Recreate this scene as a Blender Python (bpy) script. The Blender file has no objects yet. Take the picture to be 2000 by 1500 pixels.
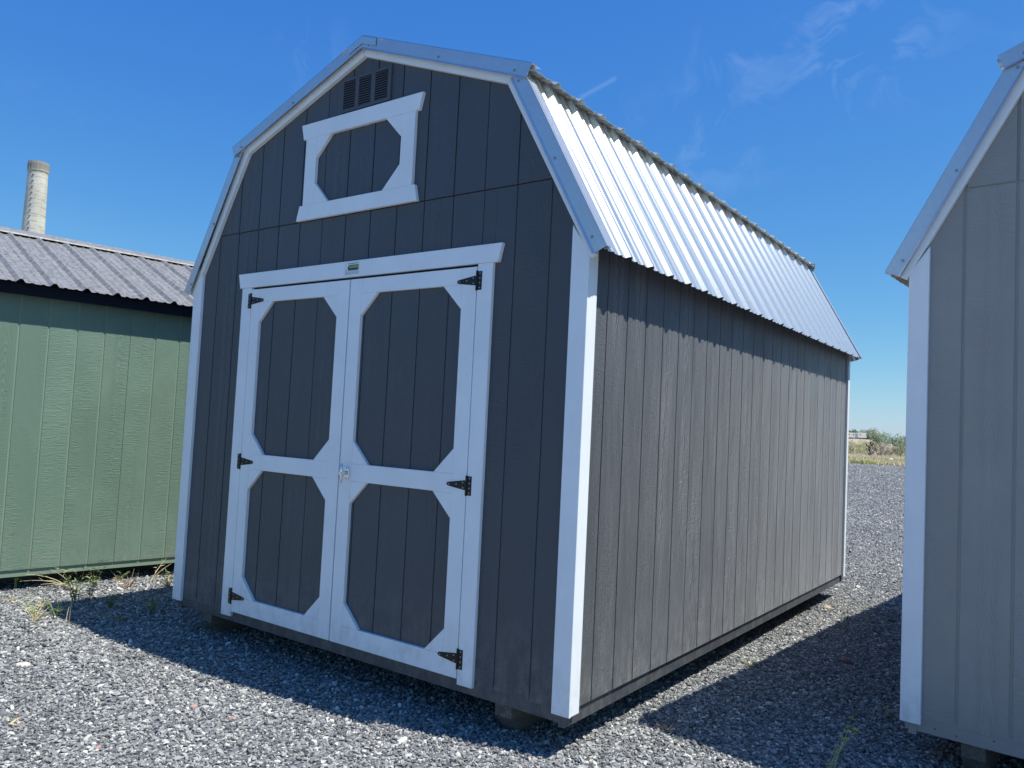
import bpy, bmesh, math, random
import numpy as np
from mathutils import Vector, Matrix

scene = bpy.context.scene
COL = scene.collection
R = math.radians
random.seed(7)
rng = np.random.default_rng(11)

# ------------------------------------------------------------------ camera
cam_d = bpy.data.cameras.new('camera')
cam = bpy.data.objects.new('camera', cam_d)
COL.objects.link(cam)
rt = Vector((0.808373, 0.586649, 0.048746))
fw = Vector((-0.58862, 0.806608, 0.053941))
up = Vector((-0.007675, -0.072297, 0.997354))
cam.matrix_world = Matrix(((rt.x, up.x, -fw.x, 4.85863),
                           (rt.y, up.y, -fw.y, -3.00833),
                           (rt.z, up.z, -fw.z, 1.43597),
                           (0, 0, 0, 1)))
cam_d.sensor_width = 36.0
cam_d.lens = 27.53
cam_d.clip_start = 0.05
cam_d.clip_end = 30000
scene.camera = cam

# ------------------------------------------------------------------ light
SUN = Vector((0.465, 0.109, 1.0)).normalized()
sun_el = math.asin(SUN.z)
sun_az = math.atan2(SUN.x, SUN.y)          # clockwise from +Y

world = bpy.data.worlds.new('World')
scene.world = world
world.use_nodes = True
wt = world.node_tree
wt.nodes.clear()
wo = wt.nodes.new('ShaderNodeOutputWorld')
bg = wt.nodes.new('ShaderNodeBackground')
sky = wt.nodes.new('ShaderNodeTexSky')
sky.sky_type = 'NISHITA'
sky.sun_disc = False
sky.sun_elevation = sun_el
sky.sun_rotation = sun_az
sky.altitude = 300
sky.air_density = 1.0
sky.dust_density = 0.3
sky.ozone_density = 2.2
bg.inputs['Strength'].default_value = 0.1
wt.links.new(bg.outputs[0], wo.inputs['Surface'])

sun_d = bpy.data.lights.new('sun', 'SUN')
sun_d.energy = 5.0
sun_d.angle = R(0.53)
sun_d.color = (1.0, 0.975, 0.89)
sun = bpy.data.objects.new('sun', sun_d)
COL.objects.link(sun)
sun.rotation_euler = SUN.to_track_quat('Z', 'Y').to_euler()
sun.location = (20, 5, 40)

vs = scene.view_settings
vs.view_transform = 'Standard'
vs.look = 'None'
vs.exposure = 0.4
vs.gamma = 1.0
vs.use_curve_mapping = False


# ------------------------------------------------------------------ node helpers
class NT:
    def __init__(self, tree):
        self.t = tree

    def n(self, kind, **kw):
        nd = self.t.nodes.new(kind)
        for k, v in kw.items():
            setattr(nd, k, v)
        return nd

    def set(self, sock, v):
        if hasattr(v, 'is_output') or isinstance(v, bpy.types.NodeSocket):
            self.t.links.new(v, sock)
        else:
            sock.default_value = v

    def math(self, op, a, b=None, c=None, clamp=False):
        nd = self.n('ShaderNodeMath', operation=op, use_clamp=clamp)
        self.set(nd.inputs[0], a)
        if b is not None:
            self.set(nd.inputs[1], b)
        if c is not None:
            self.set(nd.inputs[2], c)
        return nd.outputs[0]

    def vmath(self, op, a, b=None):
        nd = self.n('ShaderNodeVectorMath', operation=op)
        self.set(nd.inputs[0], a)
        if b is not None:
            self.set(nd.inputs[1], b)
        return nd.outputs['Value'] if op in ('DOT_PRODUCT', 'LENGTH', 'DISTANCE') else nd.outputs[0]

    def noise(self, vec, scale, detail=3.0, rough=0.55, dist=0.0, color=False):
        nd = self.n('ShaderNodeTexNoise')
        self.set(nd.inputs['Vector'], vec)
        self.set(nd.inputs['Scale'], scale)
        nd.inputs['Detail'].default_value = detail
        nd.inputs['Roughness'].default_value = rough
        nd.inputs['Distortion'].default_value = dist
        return nd.outputs['Color' if color else 'Fac']

    def ramp(self, fac, stops, interp='LINEAR'):
        nd = self.n('ShaderNodeValToRGB')
        nd.color_ramp.interpolation = interp
        e = nd.color_ramp.elements
        while len(e) > 1:
            e.remove(e[-1])
        e[0].position = stops[0][0]
        e[0].color = self.c4(stops[0][1])
        for p, c in stops[1:]:
            el = e.new(p)
            el.color = self.c4(c)
        self.set(nd.inputs[0], fac)
        return nd.outputs[0]

    @staticmethod
    def c4(c):
        if isinstance(c, (int, float)):
            return (c, c, c, 1)
        return (*c[:3], 1)

    def mix(self, fac, a, b, blend='MIX'):
        nd = self.n('ShaderNodeMix', data_type='RGBA', blend_type=blend)
        self.set(nd.inputs[0], fac)
        for s, v in ((nd.inputs[6], a), (nd.inputs[7], b)):
            if isinstance(v, tuple):
                v = self.c4(v)
            self.set(s, v)
        return nd.outputs[2]

    def bump(self, h, strength=1.0, dist=1.0, normal=None):
        nd = self.n('ShaderNodeBump')
        nd.inputs['Strength'].default_value = strength
        nd.inputs['Distance'].default_value = dist
        self.set(nd.inputs['Height'], h)
        if normal is not None:
            self.set(nd.inputs['Normal'], normal)
        return nd.outputs[0]


def material(name):
    m = bpy.data.materials.new(name)
    m.use_nodes = True
    t = m.node_tree
    t.nodes.clear()
    o = t.nodes.new('ShaderNodeOutputMaterial')
    b = t.nodes.new('ShaderNodeBsdfPrincipled')
    t.links.new(b.outputs[0], o.inputs[0])
    return m, NT(t), b


def position(nt, sx=1.0, sy=1.0, sz=1.0, shift=True, amount=37.0):
    g = nt.n('ShaderNodeNewGeometry')
    v = g.outputs['Position']
    if shift:
        oi = nt.n('ShaderNodeObjectInfo')
        k = nt.math('MULTIPLY', oi.outputs['Random'], amount)
        cx = nt.n('ShaderNodeCombineXYZ')
        for i in range(3):
            nt.set(cx.inputs[i], k)
        v = nt.vmath('ADD', v, cx.outputs[0])
    return nt.vmath('MULTIPLY', v, (sx, sy, sz))


def siding_mat(name, col, axis, rough=0.5, grain=1.0):
    """painted embossed wood-grain siding; axis = the board's width axis in its own box"""
    m, nt, b = material(name)
    fib = nt.noise(position(nt, 70, 70, 3.2), 1.0, 4, 0.6)
    rip = nt.noise(position(nt, 15, 15, 105), 1.0, 2.5, 0.6, 0.6)
    mask = nt.ramp(nt.noise(position(nt, 5, 5, 1.3), 1.0, 2), [(0.42, 0), (0.6, 1)])
    stip = nt.noise(position(nt, 120, 120, 90), 1.0, 2)
    tc = nt.n('ShaderNodeTexCoord')
    sp = nt.n('ShaderNodeSeparateXYZ')
    nt.set(sp.inputs[0], tc.outputs['Generated'])
    u = nt.math('SUBTRACT', sp.outputs[0 if axis == 'x' else 1], 0.5)
    oi = nt.n('ShaderNodeObjectInfo')
    ctr = nt.math('MULTIPLY', nt.math('SUBTRACT', oi.outputs['Random'], 0.5), 0.4)
    u = nt.math('ADD', u, ctr)
    gp = nt.n('ShaderNodeNewGeometry')
    sz = nt.n('ShaderNodeSeparateXYZ')
    nt.set(sz.inputs[0], gp.outputs['Position'])
    warp = nt.noise(position(nt, 6, 6, 2.0), 1.0, 3)
    ph = nt.math('ADD', nt.math('MULTIPLY', sz.outputs[2], 9.0),
                 nt.math('MULTIPLY', nt.math('MULTIPLY', u, u), 75.0))
    ph = nt.math('ADD', ph, nt.math('MULTIPLY', warp, 7.0))
    ring = nt.math('POWER', nt.math('ABSOLUTE', nt.math('SINE', nt.math('MULTIPLY', ph, 3.1416))), 5.0)
    rm = nt.ramp(nt.math('ABSOLUTE', u), [(0.1, 1), (0.3, 0)])
    rsel = nt.ramp(nt.noise(position(nt, 1.0, 1.0, 0.5, True, 91.0), 1.0, 1), [(0.5, 0), (0.58, 1)])
    ring = nt.math('MULTIPLY', nt.math('MULTIPLY', ring, rm), rsel)
    h = nt.math('MULTIPLY', fib, 0.0011 * grain)
    h = nt.math('ADD', h, nt.math('MULTIPLY', nt.math('MULTIPLY', rip, mask), 0.0034 * grain))
    h = nt.math('ADD', h, nt.math('MULTIPLY', stip, 0.0013 * grain))
    h = nt.math('ADD', h, nt.math('MULTIPLY', ring, 0.0012 * grain))
    nt.set(b.inputs['Normal'], nt.bump(h, 1.0, 1.0))
    dirt = nt.noise(position(nt, 2.2, 2.2, 1.6, False), 1.0, 4, 0.6)
    tone = nt.ramp(oi.outputs['Random'], [(0, 0.94), (1, 1.05)])
    c = nt.mix(1.0, col, tone, 'MULTIPLY')
    c = nt.mix(nt.ramp(dirt, [(0.5, 0), (0.75, 0.22)]), c, tuple(min(1, x * 1.5 + 0.03) for x in col))
    spl = nt.math('MULTIPLY', nt.ramp(sz.outputs[2], [(0.2, 0.5), (0.62, 0.0)]), nt.ramp(nt.noise(position(nt, 14, 14, 9, False), 1.0, 5, 0.7), [(0.42, 0), (0.72, 1)]))
    c = nt.mix(spl, c, (0.26, 0.25, 0.22))
    nt.set(b.inputs['Base Color'], c)
    nt.set(b.inputs['Roughness'], nt.ramp(dirt, [(0.3, rough - 0.06), (0.7, rough + 0.1)]))
    b.inputs['Sheen Weight'].default_value = 0.46
    b.inputs['Sheen Roughness'].default_value = 0.35
    return m


def paint_mat(name, col, rough=0.5, bump=0.0004, spec=0.5, var=0.05):
    m, nt, b = material(name)
    f = nt.noise(position(nt, 60, 60, 6), 1.0, 4)
    g = nt.noise(position(nt, 3, 3, 3, False), 1.0, 4)
    nt.set(b.inputs['Normal'], nt.bump(nt.math('MULTIPLY', f, bump), 1.0, 1.0))
    c = nt.mix(nt.ramp(g, [(0.35, 0), (0.7, 1)]), tuple(col), tuple(x * (1 - var * 1.6) for x in col))
    gq = nt.n('ShaderNodeNewGeometry')
    zq = nt.n('ShaderNodeSeparateXYZ')
    nt.set(zq.inputs[0], gq.outputs['Position'])
    spl = nt.math('MULTIPLY', nt.ramp(zq.outputs[2], [(0.2, 0.38), (0.5, 0.0)]), nt.ramp(nt.noise(position(nt, 16, 16, 10, False), 1.0, 5, 0.7), [(0.45, 0), (0.75, 1)]))
    c = nt.mix(spl, c, (0.28, 0.27, 0.24))
    nt.set(b.inputs['Base Color'], c)
    b.inputs['Roughness'].default_value = rough
    b.inputs['Specular IOR Level'].default_value = spec
    return m


def metal_mat(name, col, rough=0.38, metallic=0.8, spang=0.25, scale=45, bump=0.0006):
    m, nt, b = material(name)
    v = nt.n('ShaderNodeTexVoronoi')
    nt.set(v.inputs['Vector'], position(nt, 1, 1, 1, False))
    v.inputs['Scale'].default_value = scale
    sep = nt.n('ShaderNodeSeparateColor')
    nt.set(sep.inputs[0], v.outputs['Color'])
    r = sep.outputs[0]
    big = nt.noise(position(nt, 1.5, 1.5, 1.5, False), 1.0, 5, 0.6)
    lo = tuple(x * (1 - spang) for x in col)
    c = nt.mix(r, lo, tuple(col))
    c = nt.mix(nt.ramp(big, [(0.4, 0), (0.75, 0.35)]), c, tuple(x * 0.7 for x in col))
    nt.set(b.inputs['Base Color'], c)
    b.inputs['Metallic'].default_value = metallic
    nt.set(b.inputs['Roughness'], nt.math('MULTIPLY', nt.math('ADD', 0.88, nt.math('MULTIPLY', big, 0.28)), rough))
    nt.set(b.inputs['Normal'], nt.bump(nt.math('MULTIPLY', big, bump * 6), 1.0, 1.0))
    return m


def plain_mat(name, col, rough=0.7, metallic=0.0):
    m, nt, b = material(name)
    f = nt.noise(position(nt, 30, 30, 30, False), 1.0, 3)
    nt.set(b.inputs['Base Color'], nt.mix(f, tuple(x * 0.8 for x in col), tuple(min(1, x * 1.2) for x in col)))
    b.inputs['Roughness'].default_value = rough
    b.inputs['Metallic'].default_value = metallic
    return m


def wood_mat(name, col):
    m, nt, b = material(name)
    f = nt.noise(position(nt, 60, 4, 60), 1.0, 5, 0.65)
    g = nt.noise(position(nt, 5, 5, 5), 1.0, 4)
    c = nt.mix(nt.ramp(f, [(0.35, 0), (0.65, 1)]), tuple(x * 0.5 for x in col), tuple(col))
    c = nt.mix(nt.ramp(g, [(0.4, 0), (0.7, 0.5)]), c, tuple(x * 0.45 for x in col))
    nt.set(b.inputs['Base Color'], c)
    b.inputs['Roughness'].default_value = 0.85
    nt.set(b.inputs['Normal'], nt.bump(nt.math('MULTIPLY', f, 0.002), 1.0, 1.0))
    return m


GREY = (0.061, 0.068, 0.078)
LGREY = (0.30, 0.288, 0.27)
GREEN = (0.140, 0.215, 0.157)
M = {}
M['siding_x'] = siding_mat('charcoal siding front', GREY, 'x')
M['siding_y'] = siding_mat('charcoal siding side', GREY, 'y', 0.45, 1.25)
M['charcoal'] = paint_mat('charcoal paint', GREY, 0.5)
M['lsiding_x'] = siding_mat('light grey siding front', LGREY, 'x', 0.5, 1.3)
M['lsiding_y'] = siding_mat('light grey siding side', LGREY, 'y', 0.5, 1.3)
M['lgrey'] = paint_mat('light grey paint', LGREY, 0.5)
M['gsiding'] = siding_mat('sage green siding', GREEN, 'x', 0.5, 1.1)
M['gpaint_lit'] = paint_mat('sage green with painted groove light', (0.21, 0.29, 0.21), 0.5)  # paler than the boards: light caught in the grooves is painted in
M['white'] = paint_mat('white paint', (0.83, 0.865, 0.88), 0.45, 0.0011)
M['navy'] = paint_mat('dark navy fascia paint', (0.008, 0.011, 0.018), 0.7, 0.0003, 0.15)
M['vent'] = paint_mat('charcoal plastic vent', (0.08, 0.086, 0.096), 0.55, 0.0001)
M['dark'] = plain_mat('dark interior', (0.012, 0.012, 0.013), 0.95)  # near-black; also paints the unlit depth behind door gaps and louvres
M['galv'] = metal_mat('galvalume roof sheet', (0.78, 0.78, 0.735), 0.195, 0.74, 0.04, 60, 0.00004)
M['trimmetal'] = metal_mat('galvalume trim', (0.62, 0.64, 0.66), 0.36, 0.75, 0.05, 60, 0.00006)
M['oldgalv'] = metal_mat('weathered galvanised sheet', (0.30, 0.295, 0.285), 0.5, 0.25, 0.45, 40)
M['screw'] = plain_mat('zinc screw', (0.35, 0.36, 0.37), 0.35, 0.8)
M['washer'] = plain_mat('dark rubber washer', (0.05, 0.05, 0.05), 0.7)
M['hinge'] = plain_mat('black hinge', (0.012, 0.012, 0.013), 0.4, 0.3)
M['chrome'] = plain_mat('chrome handle', (0.72, 0.73, 0.75), 0.18, 1.0)
M['skid'] = wood_mat('weathered skid timber', (0.20, 0.185, 0.16))
M['sticker'] = plain_mat('sticker paper', (0.72, 0.76, 0.74), 0.4)
M['st_yellow'] = plain_mat('sticker yellow', (0.62, 0.50, 0.05), 0.4)
M['st_navy'] = plain_mat('sticker navy', (0.02, 0.04, 0.10), 0.4)
M['st_green'] = plain_mat('sticker green', (0.10, 0.22, 0.08), 0.4)


# ------------------------------------------------------------------ object helpers
def link(o, parent=None):
    COL.objects.link(o)
    if parent is not None:
        o.parent = parent
    return o


def mesh_obj(name, verts, faces, mat, parent=None, smooth=False, fix=True):
    me = bpy.data.meshes.new(name)
    me.from_pydata([tuple(v) for v in verts], [], faces)
    if fix:
        bm = bmesh.new()
        bm.from_mesh(me)
        bmesh.ops.recalc_face_normals(bm, faces=bm.faces)
        bm.to_mesh(me)
        bm.free()
    if mat is not None:
        for mm in (mat if isinstance(mat, list) else [mat]):
            me.materials.append(mm)
    if smooth:
        me.polygons.foreach_set('use_smooth', [True] * len(me.polygons))
    o = bpy.data.objects.new(name, me)
    return link(o, parent)


def empty(name, loc=(0, 0, 0), rz=0.0):
    o = bpy.data.objects.new(name, None)
    o.empty_display_size = 0.3
    o.location = loc
    o.rotation_euler = (0, 0, rz)
    return link(o)


def tag(o, label=None, cat=None, group=None, kind=None):
    if label:
        o['label'] = label
    if cat:
        o['category'] = cat
    if group:
        o['group'] = group
    if kind:
        o['kind'] = kind
    return o


def copy_part(src, loc, parent=None, name=None):
    c = src.copy()
    c.location = loc
    COL.objects.link(c)
    c.parent = parent if parent is not None else src.parent
    return c


def inset(poly, d):
    n = len(poly)
    A = sum(poly[i][0] * poly[(i + 1) % n][1] - poly[(i + 1) % n][0] * poly[i][1] for i in range(n))
    s = 1 if A > 0 else -1
    out = []
    for i in range(n):
        p0, p1, p2 = poly[i - 1], poly[i], poly[(i + 1) % n]
        e1 = Vector((p1[0] - p0[0], p1[1] - p0[1])).normalized()
        e2 = Vector((p2[0] - p1[0], p2[1] - p1[1])).normalized()
        n1 = Vector((-e1.y, e1.x)) * s
        n2 = Vector((-e2.y, e2.x)) * s
        k = 1 + n1.dot(n2)
        v = (n1 + n2) / max(k, 0.2)
        out.append((p1[0] + v.x * d, p1[1] + v.y * d))
    return out


def prism_vf(poly, o0, o1, mp, ch=0.0015):
    """polygon in (a, z) extruded from depth o0 (back) to o1 (front), front edges chamfered"""
    n = len(poly)
    inn = inset(poly, ch)
    v = [mp(a, z, o0) for a, z in poly] + [mp(a, z, o1 - ch) for a, z in poly] + [mp(a, z, o1) for a, z in inn]
    f = [list(range(n))[::-1], [2 * n + i for i in range(n)]]
    for i in range(n):
        j = (i + 1) % n
        f.append([i, j, n + j, n + i])
        f.append([n + i, n + j, 2 * n + j, 2 * n + i])
    return v, f


def prism(name, poly, o0, o1, mp, mat, parent, ch=0.0015):
    v, f = prism_vf(poly, o0, o1, mp, ch)
    return mesh_obj(name, v, f, mat, parent)


def rect(a0, a1, z0, z1):
    return [(a0, z0), (a1, z0), (a1, z1), (a0, z1)]


def box_vf(x0, x1, y0, y1, z0, z1):
    v = [(x, y, z) for z in (z0, z1) for y in (y0, y1) for x in (x0, x1)]
    f = [[0, 2, 3, 1], [4, 5, 7, 6], [0, 1, 5, 4], [2, 6, 7, 3], [0, 4, 6, 2], [1, 3, 7, 5]]
    return v, f


def box(name, x0, x1, y0, y1, z0, z1, mat, parent):
    v, f = box_vf(x0, x1, y0, y1, z0, z1)
    return mesh_obj(name, v, f, mat, parent)


def join_vf(parts):
    V, F = [], []
    for v, f in parts:
        b = len(V)
        V += list(v)
        F += [[b + i for i in q] for q in f]
    return V, F


def slab_vf(pts, off):
    """quad / polygon of 3D points thickened by vector off"""
    n = len(pts)
    v = [Vector(p) for p in pts] + [Vector(p) + Vector(off) for p in pts]
    f = [list(range(n)), [n + i for i in range(n)][::-1]]
    for i in range(n):
        j = (i + 1) % n
        f.append([i, n + i, n + j, j])
    return v, f


# screw: hex washer head, axis +Z, built once and shared
def screw_mesh(r=0.0075, h=0.005):
    V, F = [], []
    N = 8

    def ring(rad, z):
        b = len(V)
        for i in range(N):
            V.append((rad * math.cos(i * 2 * math.pi / N), rad * math.sin(i * 2 * math.pi / N), z))
        return b
    a = ring(r, 0)
    b2 = ring(r, h * 0.35)
    c = ring(r * 0.6, h * 0.4)
    d = ring(r * 0.55, h)
    for p, q in ((a, b2), (b2, c), (c, d)):
        for i in range(N):
            j = (i + 1) % N
            F.append([p + i, p + j, q + j, q + i])
    F.append([d + i for i in range(N)])
    me = bpy.data.meshes.new('screw')
    me.from_pydata(V, [], F)
    me.materials.append(M['screw'])
    return me


SCREW = screw_mesh()
SMALL = screw_mesh(0.004, 0.002)
NAIL = screw_mesh(0.005, 0.0012)
NAIL.materials[0] = M['washer']


def put_screw(loc, normal, parent, me=SCREW, name='screw', s=1.0):
    o = bpy.data.objects.new(name, me)
    o.location = loc
    o.rotation_euler = Vector(normal).to_track_quat('Z', 'Y').to_euler()
    o.scale = (s, s, s)
    return link(o, parent)


# ------------------------------------------------------------------ ground
G_DIR = Vector((-0.19, 0.982, 0)).normalized()
CAMG = Vector((4.86, -3.01, 0))


def terrain(x, y):
    dx, dy = x - 4.86, y + 3.01
    d = np.hypot(dx, dy)
    t = np.clip((d - 80) / 320, 0, 1)
    z = 3.2 * t * t * (3 - 2 * t)
    z = z - 0.012 * np.sin(x * 0.9 + 0.6) * np.cos(y * 0.7) * np.clip((d - 2.5) / 8, 0, 1) * np.clip(1.5 - np.abs(d - 20) / 60, 0, 1)
    z = z + 0.010 * np.sin(x * 2.3) * np.sin(y * 1.9 + 1.0) * np.clip(1.3 - d / 30, 0, 1)
    z = z + 0.25 * np.sin(x * 0.05 + 1) * np.sin(y * 0.03) * np.clip((d - 70) / 60, 0, 1)
    # shallow rut and loose ridge of gravel left of the front
    z = z + 0.018 * np.exp(-((y + 0.62 + 0.10 * (x + 0.6)) / 0.16) ** 2) * np.exp(-((x + 0.3) / 1.1) ** 2)
    z = z - 0.012 * np.exp(-((y + 1.35 + 0.12 * x) / 0.35) ** 2) * np.clip((1.8 - x) / 2, 0, 1)
    return z - 0.012


def ground_material():
    m, nt, b = material('crushed basalt gravel and dry field')
    g = nt.n('ShaderNodeNewGeometry')
    P = g.outputs['Position']
    # gravel chips
    v = nt.n('ShaderNodeTexVoronoi')
    nt.set(v.inputs['Vector'], nt.vmath('MULTIPLY', P, (1, 1, 0.2)))
    v.inputs['Scale'].default_value = 52
    v.inputs['Randomness'].default_value = 1.0
    sep = nt.n('ShaderNodeSeparateColor')
    nt.set(sep.inputs[0], v.outputs['Color'])
    chips = nt.ramp(sep.outputs[0], [(0.0, (0.045, 0.05, 0.058)), (0.45, (0.13, 0.138, 0.15)), (0.75, (0.24, 0.25, 0.265)),
                                     (0.93, (0.42, 0.42, 0.42)), (1.0, (0.62, 0.60, 0.55))])
    patch = nt.noise(P, 0.7, 6, 0.65)
    chips = nt.mix(1.0, chips, nt.ramp(patch, [(0.3, 0.8), (0.7, 1.2)]), 'MULTIPLY')
    fine = nt.noise(P, 9.0, 6, 0.75)
    chips = nt.mix(1.0, chips, nt.ramp(fine, [(0.3, 0.55), (0.7, 1.5)]), 'MULTIPLY')
    # dry field beyond the lot
    d = nt.vmath('DOT_PRODUCT', nt.vmath('SUBTRACT', P, (4.86, -3.01, 0)), tuple(G_DIR))
    edge = nt.math('ADD', d, nt.math('MULTIPLY', nt.math('SUBTRACT', nt.noise(P, 0.25, 4), 0.5), 9.0))
    fm = nt.ramp(nt.math('MULTIPLY', edge, 0.01), [(0.605, 0), (0.625, 1)])
    fn = nt.noise(P, 0.35, 6, 0.7)
    field = nt.ramp(fn, [(0.3, (0.20, 0.19, 0.11)), (0.5, (0.36, 0.30, 0.19)), (0.7, (0.46, 0.38, 0.26))])
    nt.set(b.inputs['Base Color'], nt.mix(fm, chips, field))
    b.inputs['Roughness'].default_value = 0.85
    h = nt.math('ADD', nt.math('MULTIPLY', v.outputs['Distance'], -0.35), nt.math('MULTIPLY', fine, 0.03))
    nt.set(b.inputs['Normal'], nt.bump(h, 0.8, 0.02))
    return m


def build_ground():
    rad = [0.0, 0.5, 1, 1.5, 2.0, 2.4]
    while rad[-1] < 30:
        rad.append(rad[-1] + 0.12 + max(0, rad[-1] - 8) * 0.03)
    while rad[-1] < 12000:
        rad.append(rad[-1] * 1.09)
    rad = np.array(rad)
    N = 240
    ang = np.linspace(0, 2 * math.pi, N, endpoint=False)
    X = 4.86 + np.outer(rad, np.cos(ang))
    Y = -3.01 + np.outer(rad, np.sin(ang))
    Z = terrain(X, Y)
    V = np.stack([X.ravel(), Y.ravel(), Z.ravel()], 1)
    F = []
    for i in range(len(rad) - 1):
        for j in range(N):
            k = (j + 1) % N
            F.append([i * N + j, (i + 1) * N + j, (i + 1) * N + k, i * N + k])
    o = mesh_obj('ground', V, F, ground_material(), None, smooth=True, fix=False)
    tag(o, 'flat lot of grey crushed gravel running out to a dry grass field', kind='structure')


build_ground()

# distant hills, a low ridge on the horizon
hv, hf = [], []
for i in range(61):
    t = i / 60
    a = R(60 + 80 * t)
    for j, (rr, hh) in enumerate(((7000, 0), (8200, 1), (9800, 0))):
        z = hh * (130 + 45 * math.sin(t * 9.0 + 0.7) + 25 * math.sin(t * 23 + 1) + 10 * math.sin(t * 61))
        hv.append((rr * math.cos(a), rr * math.sin(a), z - 5))
for i in range(60):
    for j in range(2):
        hf.append([i * 3 + j, (i + 1) * 3 + j, (i + 1) * 3 + j + 1, i * 3 + j + 1])
o = mesh_obj('hills', hv, hf, plain_mat('hills with painted haze', (0.16, 0.23, 0.33), 0.95), None, smooth=True)  # blue of distance haze is put into the hill colour
tag(o, 'low blue-grey hills far off on the horizon', kind='structure')


# ------------------------------------------------------------------ gravel stones (uncountable: one object)
def gravel_material():
    m, nt, b = material('crushed stone chips')
    oi = nt.n('ShaderNodeObjectInfo')
    r = oi.outputs['Random']
    c = nt.ramp(r, [(0.0, (0.085, 0.088, 0.092)), (0.2, (0.15, 0.153, 0.155)), (0.55, (0.225, 0.226, 0.223)),
                    (0.82, (0.31, 0.308, 0.298)), (0.94, (0.43, 0.425, 0.405)), (0.985, (0.62, 0.60, 0.55)),
                    (0.996, (0.48, 0.44, 0.36)), (0.9993, (0.38, 0.29, 0.25)), (1.0, (0.60, 0.58, 0.54))])
    g = nt.n('ShaderNodeNewGeometry')
    P = g.outputs['Position']
    patch = nt.noise(P, 0.9, 5, 0.6)
    c = nt.mix(1.0, c, nt.ramp(patch, [(0.3, 0.96), (0.7, 1.18)]), 'MULTIPLY')
    f = nt.noise(P, 220.0, 3)
    c = nt.mix(1.0, c, nt.ramp(f, [(0.3, 0.8), (0.7, 1.2)]), 'MULTIPLY')
    nt.set(b.inputs['Base Color'], c)
    b.inputs['Roughness'].default_value = 0.7
    b.inputs['Specular IOR Level'].default_value = 0.3
    return m


def scatter_nodes(name, mat, variants, geo_builder):
    t = bpy.data.node_groups.new(name, 'GeometryNodeTree')
    t.interface.new_socket('Geometry', in_out='INPUT', socket_type='NodeSocketGeometry')
    t.interface.new_socket('Geometry', in_out='OUTPUT', socket_type='NodeSocketGeometry')
    nin = t.nodes.new('NodeGroupInput')
    nout = t.nodes.new('NodeGroupOutput')
    join = t.nodes.new('GeometryNodeJoinGeometry')
    for i in range(variants):
        g = geo_builder(t, i)
        sm = t.nodes.new('GeometryNodeSetMaterial')
        sm.inputs['Material'].default_value = mat
        t.links.new(g, sm.inputs['Geometry'])
        gi = t.nodes.new('GeometryNodeGeometryToInstance')
        t.links.new(sm.outputs[0], gi.inputs[0])
        t.links.new(gi.outputs[0], join.inputs[0])
    iop = t.nodes.new('GeometryNodeInstanceOnPoints')
    iop.inputs['Pick Instance'].default_value = True
    t.links.new(nin.outputs[0], iop.inputs['Points'])
    t.links.new(join.outputs[0], iop.inputs['Instance'])
    for an, typ, sock in (('idx', 'INT', 'Instance Index'), ('rot', 'FLOAT_VECTOR', 'Rotation'), ('scl', 'FLOAT_VECTOR', 'Scale')):
        na = t.nodes.new('GeometryNodeInputNamedAttribute')
        na.data_type = typ
        na.inputs['Name'].default_value = an
        t.links.new(na.outputs['Attribute'], iop.inputs[sock])
    t.links.new(iop.outputs[0], nout.inputs[0])
    return t


def rock_geo(t, i):
    ico = t.nodes.new('GeometryNodeMeshIcoSphere')
    ico.inputs['Radius'].default_value = 1.0
    ico.inputs['Subdivisions'].default_value = 1 if i % 3 else 2
    ns = t.nodes.new('ShaderNodeTexNoise')
    ns.noise_dimensions = '4D'
    ns.inputs['W'].default_value = i * 7.31
    ns.inputs['Scale'].default_value = 0.9
    ns.inputs['Detail'].default_value = 1.0
    sub = t.nodes.new('ShaderNodeVectorMath')
    sub.operation = 'SUBTRACT'
    sub.inputs[1].default_value = (0.5, 0.5, 0.5)
    mul = t.nodes.new('ShaderNodeVectorMath')
    mul.operation = 'SCALE'
    mul.inputs['Scale'].default_value = 2.2
    sp = t.nodes.new('GeometryNodeSetPosition')
    t.links.new(ns.outputs['Color'], sub.inputs[0])
    t.links.new(sub.outputs[0], mul.inputs[0])
    t.links.new(ico.outputs['Mesh'], sp.inputs['Geometry'])
    t.links.new(mul.outputs[0], sp.inputs['Offset'])
    ssm = t.nodes.new('GeometryNodeSetShadeSmooth')
    ssm.inputs['Shade Smooth'].default_value = False
    t.links.new(sp.outputs[0], ssm.inputs['Geometry'])
    return ssm.outputs[0]


def scatter_object(name, pts, idx, rot, scl, tree):
    me = bpy.data.meshes.new(name)
    me.vertices.add(len(pts))
    me.vertices.foreach_set('co', pts.astype(np.float32).ravel())
    a = me.attributes.new('idx', 'INT', 'POINT')
    a.data.foreach_set('value', idx.astype(np.int32))
    a = me.attributes.new('rot', 'FLOAT_VECTOR', 'POINT')
    a.data.foreach_set('vector', rot.astype(np.float32).ravel())
    a = me.attributes.new('scl', 'FLOAT_VECTOR', 'POINT')
    a.data.foreach_set('vector', scl.astype(np.float32).ravel())
    o = bpy.data.objects.new(name, me)
    link(o)
    md = o.modifiers.new('scatter', 'NODES')
    md.node_group = tree
    return o


def in_foot(x, y, ox, oy, th, w, l, m):
    c, s = math.cos(th), math.sin(th)
    a = (x - ox) * c + (y - oy) * s
    b = -(x - ox) * s + (y - oy) * c
    return (a > m) & (a < w - m) & (b > m) & (b < l - m)


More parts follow.
